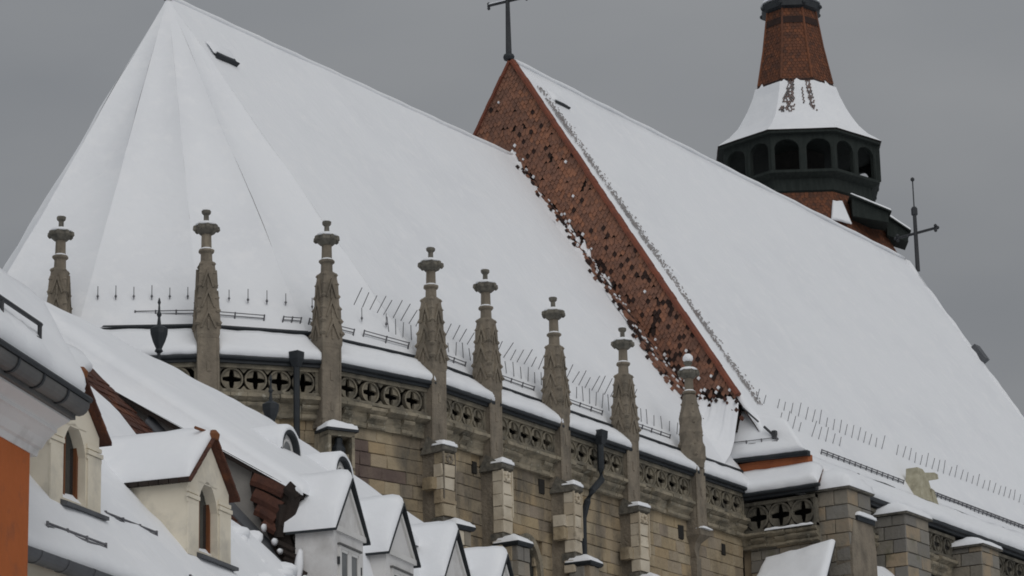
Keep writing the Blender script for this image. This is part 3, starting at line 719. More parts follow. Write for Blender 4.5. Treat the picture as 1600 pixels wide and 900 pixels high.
# drift of snow banked against the gable above the choir roof, with a torn edge
dr = MB(); nv_ = 260; prof = ((-1.1, -.25), (-.75, .0), (-.5, .16), (-.32, .36), (-.18, .64), (-.11, .86), (-.07, 1.0), (.02, .99))
for j in range(nv_+1):
    t = j/nv_; y = 54.5+(64.75-54.5)*t; z0 = chsurf(y); hh = fb(y)
    hh = min(hh, 45.0-1.6*abs(y-YR)-z0-.05)
    wd_ = .7+.45*min(2.2, hh)
    for i, (dx, f) in enumerate(prof): dr.v.append(V((XG+(dx*wd_ if i < 5 else dx), y, z0+f*hh-.02)))
n_ = len(prof)
for j in range(nv_):
    for i in range(n_-1): a = j*n_+i; dr.f.append([a, a+1, a+n_+1, a+n_]); dr.m.append(0)
obj("snow_drift", dr, SNOW, GW, smooth=True)
# verge tiles down both edges
VT = MB(); VT.ext(ID, [(-.16, -.05), (.16, -.05), (.16, .06), (.08, .12), (-.08, .12), (-.16, .06)], -.19, .17)
VTM = bpy.data.meshes.new("verge_tile"); VTM.from_pydata(VT.v, [], VT.f); VTM.materials.append(RIDGET)
def vtile(t, sg):
    d = V((0, sg*1, -1.587)).normalized(); nn = V((0, sg*1.587, 1)).normalized(); p = V((XG+.02, YR, 45.05))+d*t
    inst("verge_tile", VTM, GW, p+nn*rdt.uniform(-.01, .015), (1, 0, 0), d, nn)
t = .25
while t < 18.1: vtile(t, -1); t += .35
t = .25
while t < 4.2: vtile(t, 1); t += .35

# --- nave roof
NX1 = 136.6
YE = 53.2; ZE = zN(YE)
nb = MB(); u_ = .45
nb.add([V((XG+.15, YE, ZE-u_)), V((NX1, YE, ZE-u_)), V((NX1, YR, 45.2-u_)), V((XG+.15, YR, 45.2-u_)), V((XG+.15, 75.4, ZE-u_)), V((NX1, 75.4, ZE-u_))], [(0, 1, 2, 3), (2, 3, 4, 5)])
NR = obj("nave_roof", nb, TILED, CH)
ns_ = MB()
snowquad(ns_, (XG+.16, YE, ZE-.375), (NX1+.1, YE, ZE-.375), (NX1+.1, YR+.05, 44.83), (XG+.16, YR+.05, 44.83), .2, step=.55, rnd=(1, 0, 0, 0), amp=.05, ns=.35)
snowquad(ns_, (NX1+.1, 75.4, ZE-.375), (XG+.16, 75.4, ZE-.375), (XG+.16, YR-.05, 44.83), (NX1+.1, YR-.05, 44.83), .2, step=2.5, rnd=(0, 0, 0, 0), amp=.03)
obj("roof_snow", ns_, SNOW, NR, smooth=True)
rdg = MB(); rdg.tube([V((XG+.3+(NX1-XG-.6)*t/40, YR, 45.08+.02*math.sin(t*1.7))) for t in range(41)], .1, 8); obj("ridge_snow", rdg, SNOW, NR, smooth=True)
for (x, y, s) in NR_rows: hook(NR, V((x, y, zN(y)+.02)), (.04, -.28, .96), s)
hatch(V((102.55, 63.26, zN(63.26)-.02)), .95, (1, 0, 0), nN, NR, .09)
# tiles showing through where the snow is thin beside the verge
th2 = MB()
for _ in range(2600):
    t = rdt.uniform(1.5, 18.6); dens = .35+.65*max(0, nz3((t, 1, 1), .6)+.3)
    if rdt.random() > dens: continue
    d = V((0, -1, -1.587)).normalized(); x = XG+.55+abs(rdt.gauss(.15, .26))+.035*t
    p = V((x, YR, 45.24))+d*t; w_, l_ = rdt.uniform(.01, .026), rdt.uniform(.02, .05)
    n2 = nN*.018; a, b = V((w_, 0, 0)), d*l_
    th2.add([p-a-n2, p+b-n2, p+a-n2, p-b-n2, p-a+n2, p+b+n2, p+a+n2, p-b+n2], [(4, 5, 6, 7), (0, 4, 7, 3), (3, 7, 6, 2), (2, 6, 5, 1), (1, 5, 4, 0)])
obj("peeping_tiles", th2, PEEP, NR, kind="stuff")
# far verge: dark underside and a little iron step
fv = MB(); Fv = frame((NX1, YR, 45.0), (1, 0, 0), (0, -1, -1.587)); 
fv.prism([[V((NX1-.02, YR, 44.7)), V((NX1+.22, YR, 44.7)), V((NX1+.22, YR, 44.95)), V((NX1-.02, YR, 44.95))], [V((NX1-.02, YE, ZE-.5)), V((NX1+.22, YE, ZE-.5)), V((NX1+.22, YE, ZE-.25)), V((NX1-.02, YE, ZE-.25))]])
FV = obj("verge", fv, METALG, NR)
vs_ = MB(); snowquad(vs_, (NX1+.24, YE, ZE-.3), (NX1-.3, YE, ZE-.3), (NX1-.3, YR, 44.9), (NX1+.24, YR, 44.9), .16, step=.35, rnd=(1, 0, 0, 0), amp=.07, ns=1.4); obj("verge_snow", vs_, SNOW, FV, smooth=True)
bk = MB(); bk.box(frame((NX1+.1, 60.75, zN(60.75)+.05), (1, 0, 0), V((0, -1, -1.587)).normalized(), nN), -.3, .3, -.45, .45, -.2, .22); obj("verge_hatch", bk, METALG, NR)
nwl = MB(); nwl.extx(ID, [(51.3, 0), (51.3, 25.6), (YE, ZE-.4), (YR, 44.7), (75.3, ZE-.4), (77, 25.6), (77, 0)], XG+.6, NX1-.6)
NW = obj("nave_wall", nwl, VOID, CH)

# --- rails along the eaves
def rail(parent, pts, h=.16, every=.62, r=.016, nrm=V((0, -.3, 1)).normalized(), M=WIRE):
    R = empty("snow_guard", pts[0], parent)
    pts = [V(p) for p in pts]; b = MB(); b.tube([p+nrm*h for p in pts], r, 6); obj("top_bar", b, M, R)
    b = MB(); b.tube([p+nrm*h*.4 for p in pts], r, 6); obj("lower_bar", b, M, R)
    L = sum((b-a).length for a, b in zip(pts, pts[1:])); n = max(2, int(L/every))
    for k in range(n+1):
        d = L*k/n
        for a, b2 in zip(pts, pts[1:]):
            l = (b2-a).length
            if d <= l+1e-4: p = a.lerp(b2, min(1, d/l)); break
            d -= l
        q = MB(); q.tube([p-nrm*.08, p+nrm*(h+.03)], .026, 5); obj("post", q, M, R)
def roofpt(i, t, dv): return Rr[i].lerp(Rr[i+1], t).lerp(APEX if i < 4 else V((Rr[i].x+(Rr[i+1].x-Rr[i].x)*t, YR, ZR)), dv)
rail(CR, [roofpt(1, .45, .028), roofpt(1, .98, .028)], nrm=V((-.3, -.25, 1)).normalized())
rail(CR, [roofpt(2, .06, .028), roofpt(2, .62, .026)], nrm=V((-.2, -.3, 1)).normalized()); rail(CR, [roofpt(2, .8, .026), roofpt(2, .97, .026)])
rail(CR, [roofpt(3, .05, .028), roofpt(3, .45, .026)]); rail(CR, [roofpt(3, .55, .03), roofpt(3, .95, .024)])
for i in range(4, 8): rail(CR, [roofpt(i, .1, .028), roofpt(i, .93, .028)])

# --- little pent roofs at the foot of the gable and the wall that returns to the nave
XT = 99.7
gA, gB = V((XT, 54, 0)), V((XT, 51.05, 0)); FT, LT, eT, nT = facet(gA, gB)
tw_ = MB(); tw_.box(FT, -.3, LT+.3, .3, 1.0, 0, 24.0); TW = obj("choir_wall", tw_, MORTAR, CH)
stones(TW, FT, eT, nT, .05, LT, 22.2, 23.95, y=.16, mesh=BLKG, seed=77, wmin=.5, wmax=.9)
v_ = MB(); v_.box(FT, -.1, LT+.1, .7, .85, 23.9, 25.6); obj("parapet_back", v_, VOID, CH)  # same dark sheet with the shade painted in
cornice(FT, -.2, LT, 23.5, 24.05)
cs_ = MB(); snowquad(cs_, FT(.9, -.3, 24.05), FT(LT-.1, -.3, 24.05), FT(LT-.1, -.14, 24.07), FT(.9, -.14, 24.07), .08, step=.1, rnd=(1, 1, 1, 1), amp=.05, ns=3); obj("ledge_snow", cs_, SNOW, CH, smooth=True)
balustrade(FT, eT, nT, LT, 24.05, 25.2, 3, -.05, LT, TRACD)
lr = MB(); a, b, c, d = V((XT-.35, 54.1, 25.5)), V((XT-.35, 50.75, 25.5)), V((XT+.95, 51.2, 26.35)), V((XT+.95, 54.6, 26.35))
lr.prism([[a, b, c, d], [q-V((0, 0, .12)) for q in (a, b, c, d)]]); LR = obj("lower_roof", lr, TILED, CH)
s = MB(); snowquad(s, a+V((-.05, 0, .02)), b+V((-.05, 0, .02)), c, d, .3, step=.2, rnd=(0, 1, 1, 0), amp=.06, ns=1.1, jag=.04, jf=4); obj("roof_snow", s, SNOW, LR, smooth=True)
gg = MB(); gg.tube([a+V((-.03, .1, -.05)), b+V((-.03, -.05, -.05))], .075, 8); gg.box(ID, XT-.32, XT-.1, 50.9, 53.9, 25.28, 25.45); obj("gutter", gg, METAL, LR)
ow = MB(); ow.box(ID, XT+.85, XT+1.2, 51.75, 55.3, 26.0, 26.95); obj("orange_wall", ow, ORANGB, CH)
og = MB(); og.prism([[V((XT+.68, y, z)) for y, z in ((51.7, 26.86), (55.4, 27.02), (55.4, 27.16), (51.7, 27.06))], [V((XT+.95, y, z)) for y, z in ((51.7, 26.86), (55.4, 27.02), (55.4, 27.16), (51.7, 27.06))]]); og.tube([V((XT+.7, 51.68, 26.98)), V((XT+.7, 55.45, 27.12))], .075, 8); obj("gutter", og, METAL, CH)
pr = MB(); a, b, c, d = V((XT+.68, 55.6, 27.14)), V((XT+.68, 51.7, 27.04)), V((XG+.75, 52.9, 28.5)), V((XG+.75, 55.6, 29.3))
pr.prism([[a, b, c, d], [q-V((0, 0, .1)) for q in (a, b, c, d)]]); PR = obj("pent_roof", pr, TILED, CH)
s = MB(); snowquad(s, a, b, c, d, .2, step=.2, rnd=(0, 1, 1, 0), amp=.05, ns=1.2, jag=.03, jf=4); obj("roof_snow", s, SNOW, PR, smooth=True)
rail(PR, [V((XT+.72, 55.5, 27.62)), V((XT+.75, 54.2, 27.56)), V((XT+.76, 52.95, 27.52))], h=.2, nrm=V((-.25, 0, 1)).normalized())
bar = MB(); bar.tube([V((XG+.05, 54.4, 29.1)), V((XG+.05, 53.75, 28.45))], .035, 6); bar.tube([V((XG+.02, 53.5, 28.22)), V((XG+.02, 52.75, 27.45))], .05, 6); bar.box(ID, XG-.08, XG+.1, 53.0, 53.15, 27.7, 28.0); obj("verge_strap", bar, IRON, CH)

# --- lower nave roof, its slots, rails, eaves and piers
YG, ZG = 51.0, 25.78
lr = MB(); pts = [V((101.9, YG, ZG)), V((135, YG, ZG)), V((135, YE+.1, ZE-.25)), V((101.2, YE+.1, ZE-.25))]
lr.prism([pts, [q-V((0, 0, .14)) for q in pts]]); LN = obj("lower_roof", lr, TILED, CH)
s = MB(); snowquad(s, pts[0]+V((-.3, -.06, .03)), pts[1]+V((0, -.06, .03)), pts[2]+V((0, -.05, -.0)), pts[3]+V((-.3, -.05, 0)), .27, step=.3, rnd=(1, 0, 1, 0), amp=.06, ns=.8, jag=.06, jf=2.2); obj("roof_snow", s, SNOW, LN, smooth=True)
gg = MB(); gg.tube([V((101.4, YG-.02, ZG-.06)), V((135, YG-.02, ZG-.06))], .085, 8); gg.box(ID, 101.4, 135, YG+.02, YG+.3, ZG-.26, ZG-.02); obj("gutter", gg, METAL, LN)
for (xa, xb, dy) in ((103.3, 104.7, .0), (106.9, 107.5, -.02), (107.9, 111.1, -.03), (113.7, 118.4, 0), (120.1, 121.2, 0), (121.5, 126, 0)):
    q = MB(); zz = ZE-.1; q.tube([V((xa, YE-.12+dy, zz)), V(((xa+xb)/2, YE-.14+dy, zz-.02)), V((xb, YE-.12+dy, zz))], [.015, .075, .015], 6); obj("gutter_slot", q, METAL, LN)
rail(NR, [V((104.9, 53.42, zN(53.42)+.05)), V((112.0, 53.42, zN(53.42)+.05))], every=.45, h=.13, r=.022); rail(NR, [V((113.9, 53.42, zN(53.42)+.05)), V((126, 53.42, zN(53.42)+.05))], every=.4, h=.13, r=.03)
YW = 51.25
FN = frame((101.0, YW, 0), (1, 0, 0), (0, 1, 0))
nw_ = MB(); nw_.box(FN, 0, 34, .3, .8, 0, 24.0); NWF = obj("nave_wall", nw_, MORTAR, CH)
stones(NWF, FN, V((1, 0, 0)), V((0, 1, 0)), .4, 22, 21.6, 23.75, y=.16, mesh=BLKG, seed=5, wmin=.8, wmax=1.5)
for (xa, xb) in ((1.0, 4.1), (5.7, 10.6), (12.3, 17.5), (19, 24)):
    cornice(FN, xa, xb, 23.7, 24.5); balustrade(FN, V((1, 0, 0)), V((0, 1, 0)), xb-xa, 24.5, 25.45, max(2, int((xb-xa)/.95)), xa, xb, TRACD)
def nave_pier(x0, x1, yf, ztop, snow_T=.55, wide=True, z0=18.5):
    F = frame((x0, yf, 0), (1, 0, 0), (0, 1, 0)); w_ = x1-x0; dp = YW+.2-yf
    p = empty("pier", F(w_/2, dp/2, 0), CH)
    c = MB(); c.box(F, .08, w_-.08, .08, dp, 0, ztop-.02); obj("core", c, MORTAR, p)
    z = z0; rd = random.Random(int(x0*10)); k = 0
    while z < ztop-.1:
        h = min(.52, ztop-z)
        if ztop-(z+h) < .16: h = ztop-z
        spl = .45+.15*(k % 2)
        for xa, xb in ((0, w_*spl), (w_*spl, w_)): inst("stone", BLKG, p, F((xa+xb)/2, .1, z+h/2), (1, 0, 0), (0, 1, 0), (0, 0, 1), (xb-xa-.02, .2+rd.uniform(0, .02), h-.02))
        sp = .5+.12*(1 if k % 2 else -1)
        for ya, yb in ((.01, dp*sp), (dp*sp, dp)): inst("stone", BLKG, p, F(.09, (ya+yb)/2, z+h/2), (0, -1, 0), (1, 0, 0), (0, 0, 1), (yb-ya-.02, .18+rd.uniform(0, .02), h-.02))
        z += h; k += 1
    s = MB(); s.box(F, -.12, w_+.12, -.12, dp+.1, ztop, ztop+.07); obj("coping", s, CAPM, p)
    obj("coping_snow", capsnow(F, -.14, w_+.12, -.14, dp+.6, ztop+.07, snow_T*.62, amp=.05, peak=snow_T*.5), SNOW, p, smooth=True)
    return F
Fp = nave_pier(99.95, 101.75, 49.9, 25.3, .85)
of = MB(); of.prism([[Fp(x, y, z) for x, y in ((.5, -.1), (1.9, -.1), (1.9, .3), (.5, .3))] for z in (24.2, 24.38)]); OF = obj("set_off", of, METAL, CH)
obj("ledge_snow", capsnow(Fp, .5, 1.95, -.15, .35, 24.38, .22, amp=.02), SNOW, OF, smooth=True)
fb_ = MB(); fb_.box(Fp, -.0, 1.95, -.06, .6, 0, 23.2); fb_.prism([[Fp(x, y, 23.2) for x, y in ((0, -.06), (1.95, -.06), (1.95, .5), (0, .5))], [Fp(x, y, 24.2) for x, y in ((.3, -.02), (1.85, -.02), (1.85, .5), (.3, .5))]]); obj("lower_stage", fb_, PINN, CH)
nave_pier(104.75, 106.75, 49.95, 25.15, .55)
nave_pier(111.5, 113.1, 49.95, 24.95, .42); nave_pier(118.6, 120.2, 49.95, 24.95, .42)
sc2 = MB(); Fy = frame((113.2, 53.25, 27.4), (1, 0, 0), (0, 1, 0))      # pale stone stump on the eaves
sc2.prism([[Fy(x, y, 0) for x, y in ((-.8, -.4), (.7, -.4), (.7, .4), (-.8, .4))], [Fy(x, y, .55) for x, y in ((-.72, -.32), (.35, -.32), (.35, .32), (-.72, .32))], [Fy(x, y, 1.05) for x, y in ((-.65, -.3), (.1, -.3), (.1, .3), (-.65, .3))], [Fy(x, y, 1.3) for x, y in ((-.7, -.25), (-.2, -.25), (-.2, .25), (-.7, .25))]])
sc2.prism([[Fy(x, y, z) for x, z in ((-.1, .85), (.9, 1.05), (1.15, 1.12), (1.1, 1.3), (.8, 1.33), (-.2, 1.15))] for y in (-.3, .3)])
sc2.prism([[Fy(x, y, z) for x, z in ((.3, 0), (.75, -.22), (.8, -.1), (.45, .5), (.2, .55))] for y in (-.42, -.2)])
YS = obj("roof_stump", sc2, YELST, CH, label="pale yellow broken stone block sticking out of the eaves snow")
# lean-to roofs tucked into the corner
def leanto(a, b, c, d, T=.2):
    q = MB(); q.prism([[a, b, c, d], [p-V((0, 0, .12)) for p in (a, b, c, d)]]); o = obj("lean_to_roof", q, METAL, CH)
    s = MB(); snowquad(s, a, b, c, d, T, step=.25, rnd=(1, 1, 0, 1), amp=.05, ns=1.5); obj("roof_snow", s, SNOW, o, smooth=True)
leanto(V((95.9, 52.75, 19.9)), V((95.9, 49.35, 19.9)), V((99.65, 50.35, 23.35)), V((99.65, 53.2, 23.0)))
leanto(V((107.2, 48.4, 20.4)), V((101.9, 48.4, 20.4)), V((101.9, 51.0, 23.1)), V((104.6, 51.0, 23.1)), .16)
# downpipes
def pipe(pts, r, name="downpipe", hop=True):
    b = MB(); b.tube(pts, r, 8); o = obj(name, b, METAL, CH, smooth=False)
    if hop:
        p = V(pts[0]); h_ = MB(); h_.prism([[p+V((x*s_, y*s_, z)) for x, y in ((-1, -1), (1, -1), (1, 1), (-1, 1))] for s_, z in ((r, -.3), (r*1.6, -.05), (r*1.7, .18))]); obj("hopper", h_, METAL, o)
pipe([(88.85, 53.62, 25.75), (88.85, 53.62, 24.6), (88.75, 53.55, 24.2), (88.1, 53.55, 23.7), (87.98, 53.66, 23.35), (87.98, 53.85, 22.8), (87.98, 53.9, 19)], .12)
F2_, L2_, e2_, n2_ = facet(Pc[2], Pc[3])
pp_ = F2_(L2_*.72, -.4, 0); pipe([pp_+V((0, 0, 25.75)), pp_+V((0, 0, 24)), pp_+V((0, 0, 18))], .10)

# --- crosses on the ridges
def knob(mb, p, r): mb.lathe(lambda x, y, z: V(p)+V((x, y, z)), [(r*.3, -r), (r*.85, -r*.5), (r, 0), (r*.85, r*.5), (r*.3, r)], 8)
X1 = XG-.02
CG = empty("ridge_cross", (X1, YR+.1, 45.2), CH)
q = MB(); q.tube([(X1, YR+.1, 45.1), (X1, YR+.1, 47.4), (X1, YR+.1, 48.9)], [.13, .09, .07], 8); obj("post", q, IRON, CG)
q = MB(); q.lathe(lambda x, y, z: V((X1+x, YR+.1+y, z)), [(.05, 45.02), (.2, 45.08), (.24, 45.2), (.2, 45.3), (.1, 45.36)], 10); obj("base_ball", q, METAL, CG)
q = MB(); q.tube([(X1, YR+1.02, 47.63), (X1, YR-.82, 47.6)], .055, 6); 
for yy in (YR+1.02, YR-.82):
    for dy, dz in ((0, 0), (0, .1), (0, -.1)): knob(q, (X1, yy+dy, 47.61+dz), .07)
obj("arm", q, IRON, CG)
q = MB(); snowquad(q, V((X1-.06, YR+1.0, 47.67)), V((X1-.06, YR-.8, 47.65)), V((X1+.06, YR-.8, 47.65)), V((X1+.06, YR+1.0, 47.67)), .04, step=.2, rnd=(1, 1, 0, 0), amp=.02); obj("arm_snow", q, SNOW, CG)
X2 = 137.05; 
CX = empty("ridge_cross", (X2, YR-.35, 44.9), CH)
yc = YR-.4
q = MB(); q.tube([(X2, yc, 44.5), (X2, yc, 47.5)], [.12, .1], 8); q.lathe(lambda x, y, z: V((X2+x, yc+y, z)), [(.1, 47.4), (.17, 47.45), (.17, 47.75), (.1, 47.85)], 8); q.tube([(X2, yc, 47.8), (X2, yc, 49.2)], .035, 6); obj("post", q, IRON, CX)
q = MB(); q.tube([(X2, yc+1.0, 46.4), (X2, yc-1.1, 46.55)], .07, 6)
for s_, yy, zz in ((1, yc+1.0, 46.4), (-1, yc-1.1, 46.55)):
    for dy, dz in ((.12, 0), (0, .12), (0, -.12)): knob(q, (X2, yy+s_*dy, zz+dz), .09)
obj("arm", q, IRON, CX)
q = MB(); knob(q, (X2, yc, 49.3), .11); obj("ball", q, IRON, CX)

# ------------------------------------------------------------------ bell turret behind the nave
TX, TY = 146.0, 74.87
BT = thing("bell_tower", (TX, TY, 0), "octagonal wooden bell turret with open arcade and red tiled cap behind the ridge", "tower")
TF = lambda x, y, z: V((TX+x, TY+y, z))
PH = HEAD+math.pi+math.pi/8-.03
def tw8(prof, n=8): 
    mb = MB(); mb.lathe(TF, prof, n, PH); return mb
ct = MB(); ct.lathe(TF, [(1.45, 63.25), (1.72, 63.35), (1.72, 63.75), (1.3, 63.95), (.9, 65.2), (.05, 68)], 8, PH); CT = obj("cap", ct, METAL, BT)
s = MB(); s.lathe(TF, [(1.7, 63.85), (1.62, 64.0), (1.2, 64.3), (.85, 65.3), (.05, 68.1)], 16, PH); obj("cap_snow", s, SNOW, CT, smooth=False)
for k in range(8):
    a = PH+k*math.pi/4; q = MB(); knob(q, TF(1.72*math.cos(a), 1.72*math.sin(a), 63.5), .12); obj("corner_knob", q, METAL, CT)
SPIRE = [(2.2, 58.85), (1.75, 61.1), (1.42, 63.3)]
sp = tw8(SPIRE); SP = obj("spire", sp, TILET[1], BT)
def oct_tiles(mb, r_of_z, z0, z1, rows, tw, prob=1.0, faces=range(8), pick=None, lift=.02):
    for k in faces:
        a0, a1 = PH+k*math.pi/4, PH+(k+1)*math.pi/4
        for j in range(rows):
            za, zb = z0+(z1-z0)*j/rows, z0+(z1-z0)*(j+1.35)/rows
            ra, rb = r_of_z(za), r_of_z(min(z1, zb))
            wd = 2*ra*math.sin(math.pi/8); n = max(1, int(wd/tw))
            A0, A1 = TF((ra+lift*2)*math.cos(a0), (ra+lift*2)*math.sin(a0), za), TF((ra+lift*2)*math.cos(a1), (ra+lift*2)*math.sin(a1), za)
            B0, B1 = TF((rb+.004)*math.cos(a0), (rb+.004)*math.sin(a0), zb), TF((rb+.004)*math.cos(a1), (rb+.004)*math.sin(a1), zb)
            off = .5*(j % 2)
            for i in range(-1, n+1):
                u0, u1 = (i+off)/n, (i+1+off)/n
                if u0 < -.001 or u1 > 1.001: 
                    u0, u1 = max(0, u0), min(1, u1)
                    if u1-u0 < .02: continue
                if rdt.random() > prob: continue
                if pick and not pick(k, (u0+u1)/2, za): continue
                g_ = .06*(u1-u0); u0 += g_; u1 -= g_
                um = (u0+u1)/2; dn = V((0, 0, -.05))
                p_ = [A0.lerp(A1, u0), A0.lerp(A1, um)+dn, A0.lerp(A1, u1), B0.lerp(B1, u1), B0.lerp(B1, u0)]
                mi = rdt.choice((0, 0, 1, 2, 0, 2, 0))
                mb.add(p_, [(0, 1, 2, 3, 4)], mi)
rz = lambda z: 2.2+(1.42-2.2)*(z-58.85)/(63.3-58.85) - .0
def rz2(z):
    return 2.2+(1.75-2.2)*(z-58.85)/2.25 if z < 61.1 else 1.75+(1.42-1.75)*(z-61.1)/2.2
q = MB(); oct_tiles(q, rz2, 58.5, 63.25, 26, .2, .985); obj("roof_tiles", q, TILET[:4], SP, kind="stuff")
for k in range(8):
    a = PH+k*math.pi/4; q = MB(); q.tube([TF((rz2(z)+.02)*math.cos(a), (rz2(z)+.02)*math.sin(a), z) for z in (58.9, 60, 61.1, 62.2, 63.3)], .07, 6); obj("hip_tile", q, TILET[0] if k % 3 else TILET[2], SP)
bd = tw8([(1.62, 62.35), (1.58, 62.75)]); obj("band", bd, TILET[3], SP)
SK = [(4.8, 55.15), (4.74, 55.22), (4.08, 55.62), (3.42, 56.3), (2.88, 57.2), (2.48, 58.1), (2.22, 58.9)]
def skr(z):
    for (ra, za), (rb, zb) in zip(SK, SK[1:]):
        if za <= z <= zb: return ra+(rb-ra)*(z-za)/(zb-za)
    return 2.2
sk = tw8(SK); SKO = obj("skirt_roof", sk, TILET[3], BT)
ss = MB(); nr = 14; na = 8*10; zs = [55.18+(58.95-55.18)*j/nr for j in range(nr+1)]; rows_ = []
for j, z in enumerate(zs):
    for i in range(na):
        fk = (i % 10)/10; a0 = PH+(i//10)*math.pi/4; r = skr(z); c0 = V((math.cos(a0), math.sin(a0), 0)); c1 = V((math.cos(a0+math.pi/4), math.sin(a0+math.pi/4), 0)); d = c0.lerp(c1, fk)
        zz = z; 
        if j == nr: zz = z-.35+.55*abs(nz3((i*1.7, 3, 1), 1)) + .3*nz3((i*.9, 8, 1), 1.)
        t = .12 if j > 0 else .05
        t = t*(.4 if j == nr else 1)
        p = TF(0, 0, zz)+d*(skr(zz)+t); p += d.normalized()*.03*nz3(p, 1.5); ss.v.append(p)
for j in range(nr):
    for i in range(na):
        a, b = j*na+i, j*na+(i+1) % na; ss.f.append([a, b, b+na, a+na]); ss.m.append(0)
obj("roof_snow", ss, SNOW, SKO, smooth=False)
# bare patches of diamond tiles on the two front faces
def facing(k): 
    a = PH+(k+.5)*math.pi/4; return -(math.cos(a)*fwd.x+math.sin(a)*fwd.y)
fk = max(range(8), key=facing)
q = MB()
for z_ in [56.55+.11*i for i in range(22)]:
    for i in range(26):
        u = (i+.5*(int(round((z_-56.55)/.11)) % 2))/26
        ok = (.12 < u < .26 and 56.6 < z_ < 58.7) or (.58 < u < .95 and 56.6 < z_ < 58.8 and u < .72+.1*(59-z_)) or (.36 < u < .40 and 57 < z_ < 58.2)
        if not ok or rdt.random() > .5+.42*(z_-56.5)/2: continue
        a0, a1 = PH+fk*math.pi/4, PH+(fk+1)*math.pi/4
        def S(uu, zz): 
            r = skr(zz)+.17; return TF(r*math.cos(a0), r*math.sin(a0), zz).lerp(TF(r*math.cos(a1), r*math.sin(a1), zz), 1-uu)
        hw = .021; q.add([S(u-hw, z_), S(u, z_-.075), S(u+hw, z_), S(u, z_+.06)], [(0, 1, 2, 3)], rdt.choice((0, 1, 1)))
obj("bare_tiles", q, [TILET[3], TILET[1]], SKO, kind="stuff")
# arcade: eave board, eight pairs of arches, sill
ev = tw8([(4.2, 54.95), (4.74, 55.0), (4.74, 55.16), (4.2, 55.17)]); obj("eave_board", ev, WOODD, BT)
for k in range(8):
    a0, a1 = PH+k*math.pi/4, PH+(k+1)*math.pi/4; R = 4.45
    A, B = TF(R*math.cos(a1), R*math.sin(a1), 0), TF(R*math.cos(a0), R*math.sin(a0), 0); F, L, e, n = facet(A, B)
    if (V((0, 0, 0))-A).dot(n) > 0: n = -n; F = frame(A, e, n)
    mb = MB(); z0, z1 = 52.95, 55.05
    for h in range(2):
        xa, xb = L*h/2, L*(h+1)/2; xc = (xa+xb)/2; hw = (xb-xa)/2-.2; zs_ = 54.22
        pts = [(xc-hw*math.cos(t*math.pi/10), zs_+.5*math.sin(t*math.pi/10)) for t in range(11)]
        for p_, q_ in zip(pts, pts[1:]): mb.ext(F, [p_, q_, (q_[0], z1), (p_[0], z1)], 0, .22)
        mb.box(F, xa, xc-hw, 0, .22, z0, z1); mb.box(F, xc+hw, xb, 0, .22, z0, z1)
        mb.box(F, xa+.06, xa+.14, -.03, 0, z0, zs_); 
    obj("arcade", mb, WOODD, BT)
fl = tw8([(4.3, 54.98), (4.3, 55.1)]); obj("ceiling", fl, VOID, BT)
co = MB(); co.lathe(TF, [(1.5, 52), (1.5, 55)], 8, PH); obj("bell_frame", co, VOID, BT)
sl = tw8([(3.9, 51.75), (4.12, 51.9), (4.12, 52.55), (4.35, 52.65), (4.6, 52.8), (4.6, 52.95), (4.2, 52.97)]); obj("sill", sl, WOODD, BT)
lw = tw8([(5.4, 48.6), (4.55, 50.3), (4.1, 51.4), (3.95, 51.9)]); LW = obj("lower_roof", lw, TILET[1], BT)
lwr = lambda z: 5.4-.5*(z-48.6) if z < 50.3 else (4.55-.41*(z-50.3) if z < 51.4 else 4.1-.3*(z-51.4))
q = MB(); oct_tiles(q, lwr, 48.8, 51.85, 18, .22, .97); obj("roof_tiles", q, TILET[:4], LW, kind="stuff")
tb = tw8([(4.3, 0), (4.2, 48.7)]); obj("tower_base", tb, CORN, BT)
rgt = V((math.sin(HEAD), -math.cos(HEAD), 0)); bck = V((math.cos(HEAD), math.sin(HEAD), 0))
def tdormer(lat, front, z, w_, ln):
    O = TF(0, 0, 0)+rgt*lat-bck*front; O.z = z; F = frame(O, rgt, bck)
    d = empty("dormer", O, BT)
    b = MB(); b.prism([[F(0, 0, -1.1), F(w_, 0, -1.5), F(w_, 0, -.95), F(0, 0, -.05)], [F(0, ln, -1.1), F(w_, ln, -1.5), F(w_, ln, -.95), F(0, ln, -.05)]]); obj("dormer_wall", b, WOODD, d)
    r = MB(); r.prism([[F(-.1, -.2, 0), F(w_+.15, -.2, -.98), F(w_+.15, -.2, -.9), F(-.1, -.2, .1)], [F(-.1, ln, 0), F(w_+.15, ln, -.98), F(w_+.15, ln, -.9), F(-.1, ln, .1)]]); obj("roof", r, WOODD, d)
    s = MB(); snowquad(s, F(w_+.13, -.2, -.9), F(-.1, -.2, .08), F(-.1, ln, .08), F(w_+.13, ln, -.9), .14, step=.2, amp=.04); obj("roof_snow", s, SNOW, d, smooth=True)
tdormer(2.35, 4.3, 51.35, 1.9, 1.6); tdormer(4.35, 2.6, 50.75, 1.1, 1.6)
q = MB(); a = TF(0, 0, 0)+rgt*1.35-bck*4.6; a.z = 50.9
sheet(q, quadP(a+V((0, 0, -.9))-rgt*.2, a+V((0, 0, -1.2))+rgt*.9, a+V((0, 0, .3))+rgt*.55+bck*.8, a+V((0, 0, .35))+bck*.8), -bck+V((0, 0, .5)), .12, 1.1, 1.5, step=.15, amp=.05, jag=.08, jagside=(0, 0, 1, 1), jf=4); obj("roof_snow", q, SNOW, LW, smooth=True)

# ------------------------------------------------------------------ houses along the street
def street(az): a = math.radians(az); return frame((0, 0, 0), (math.cos(a), math.sin(a), 0), (-math.sin(a), math.cos(a), 0)), V((math.cos(a), math.sin(a), 0)), V((-math.sin(a), math.cos(a), 0))
H, S_, T_ = street(12.7)
GC = "houses in the row along the street"
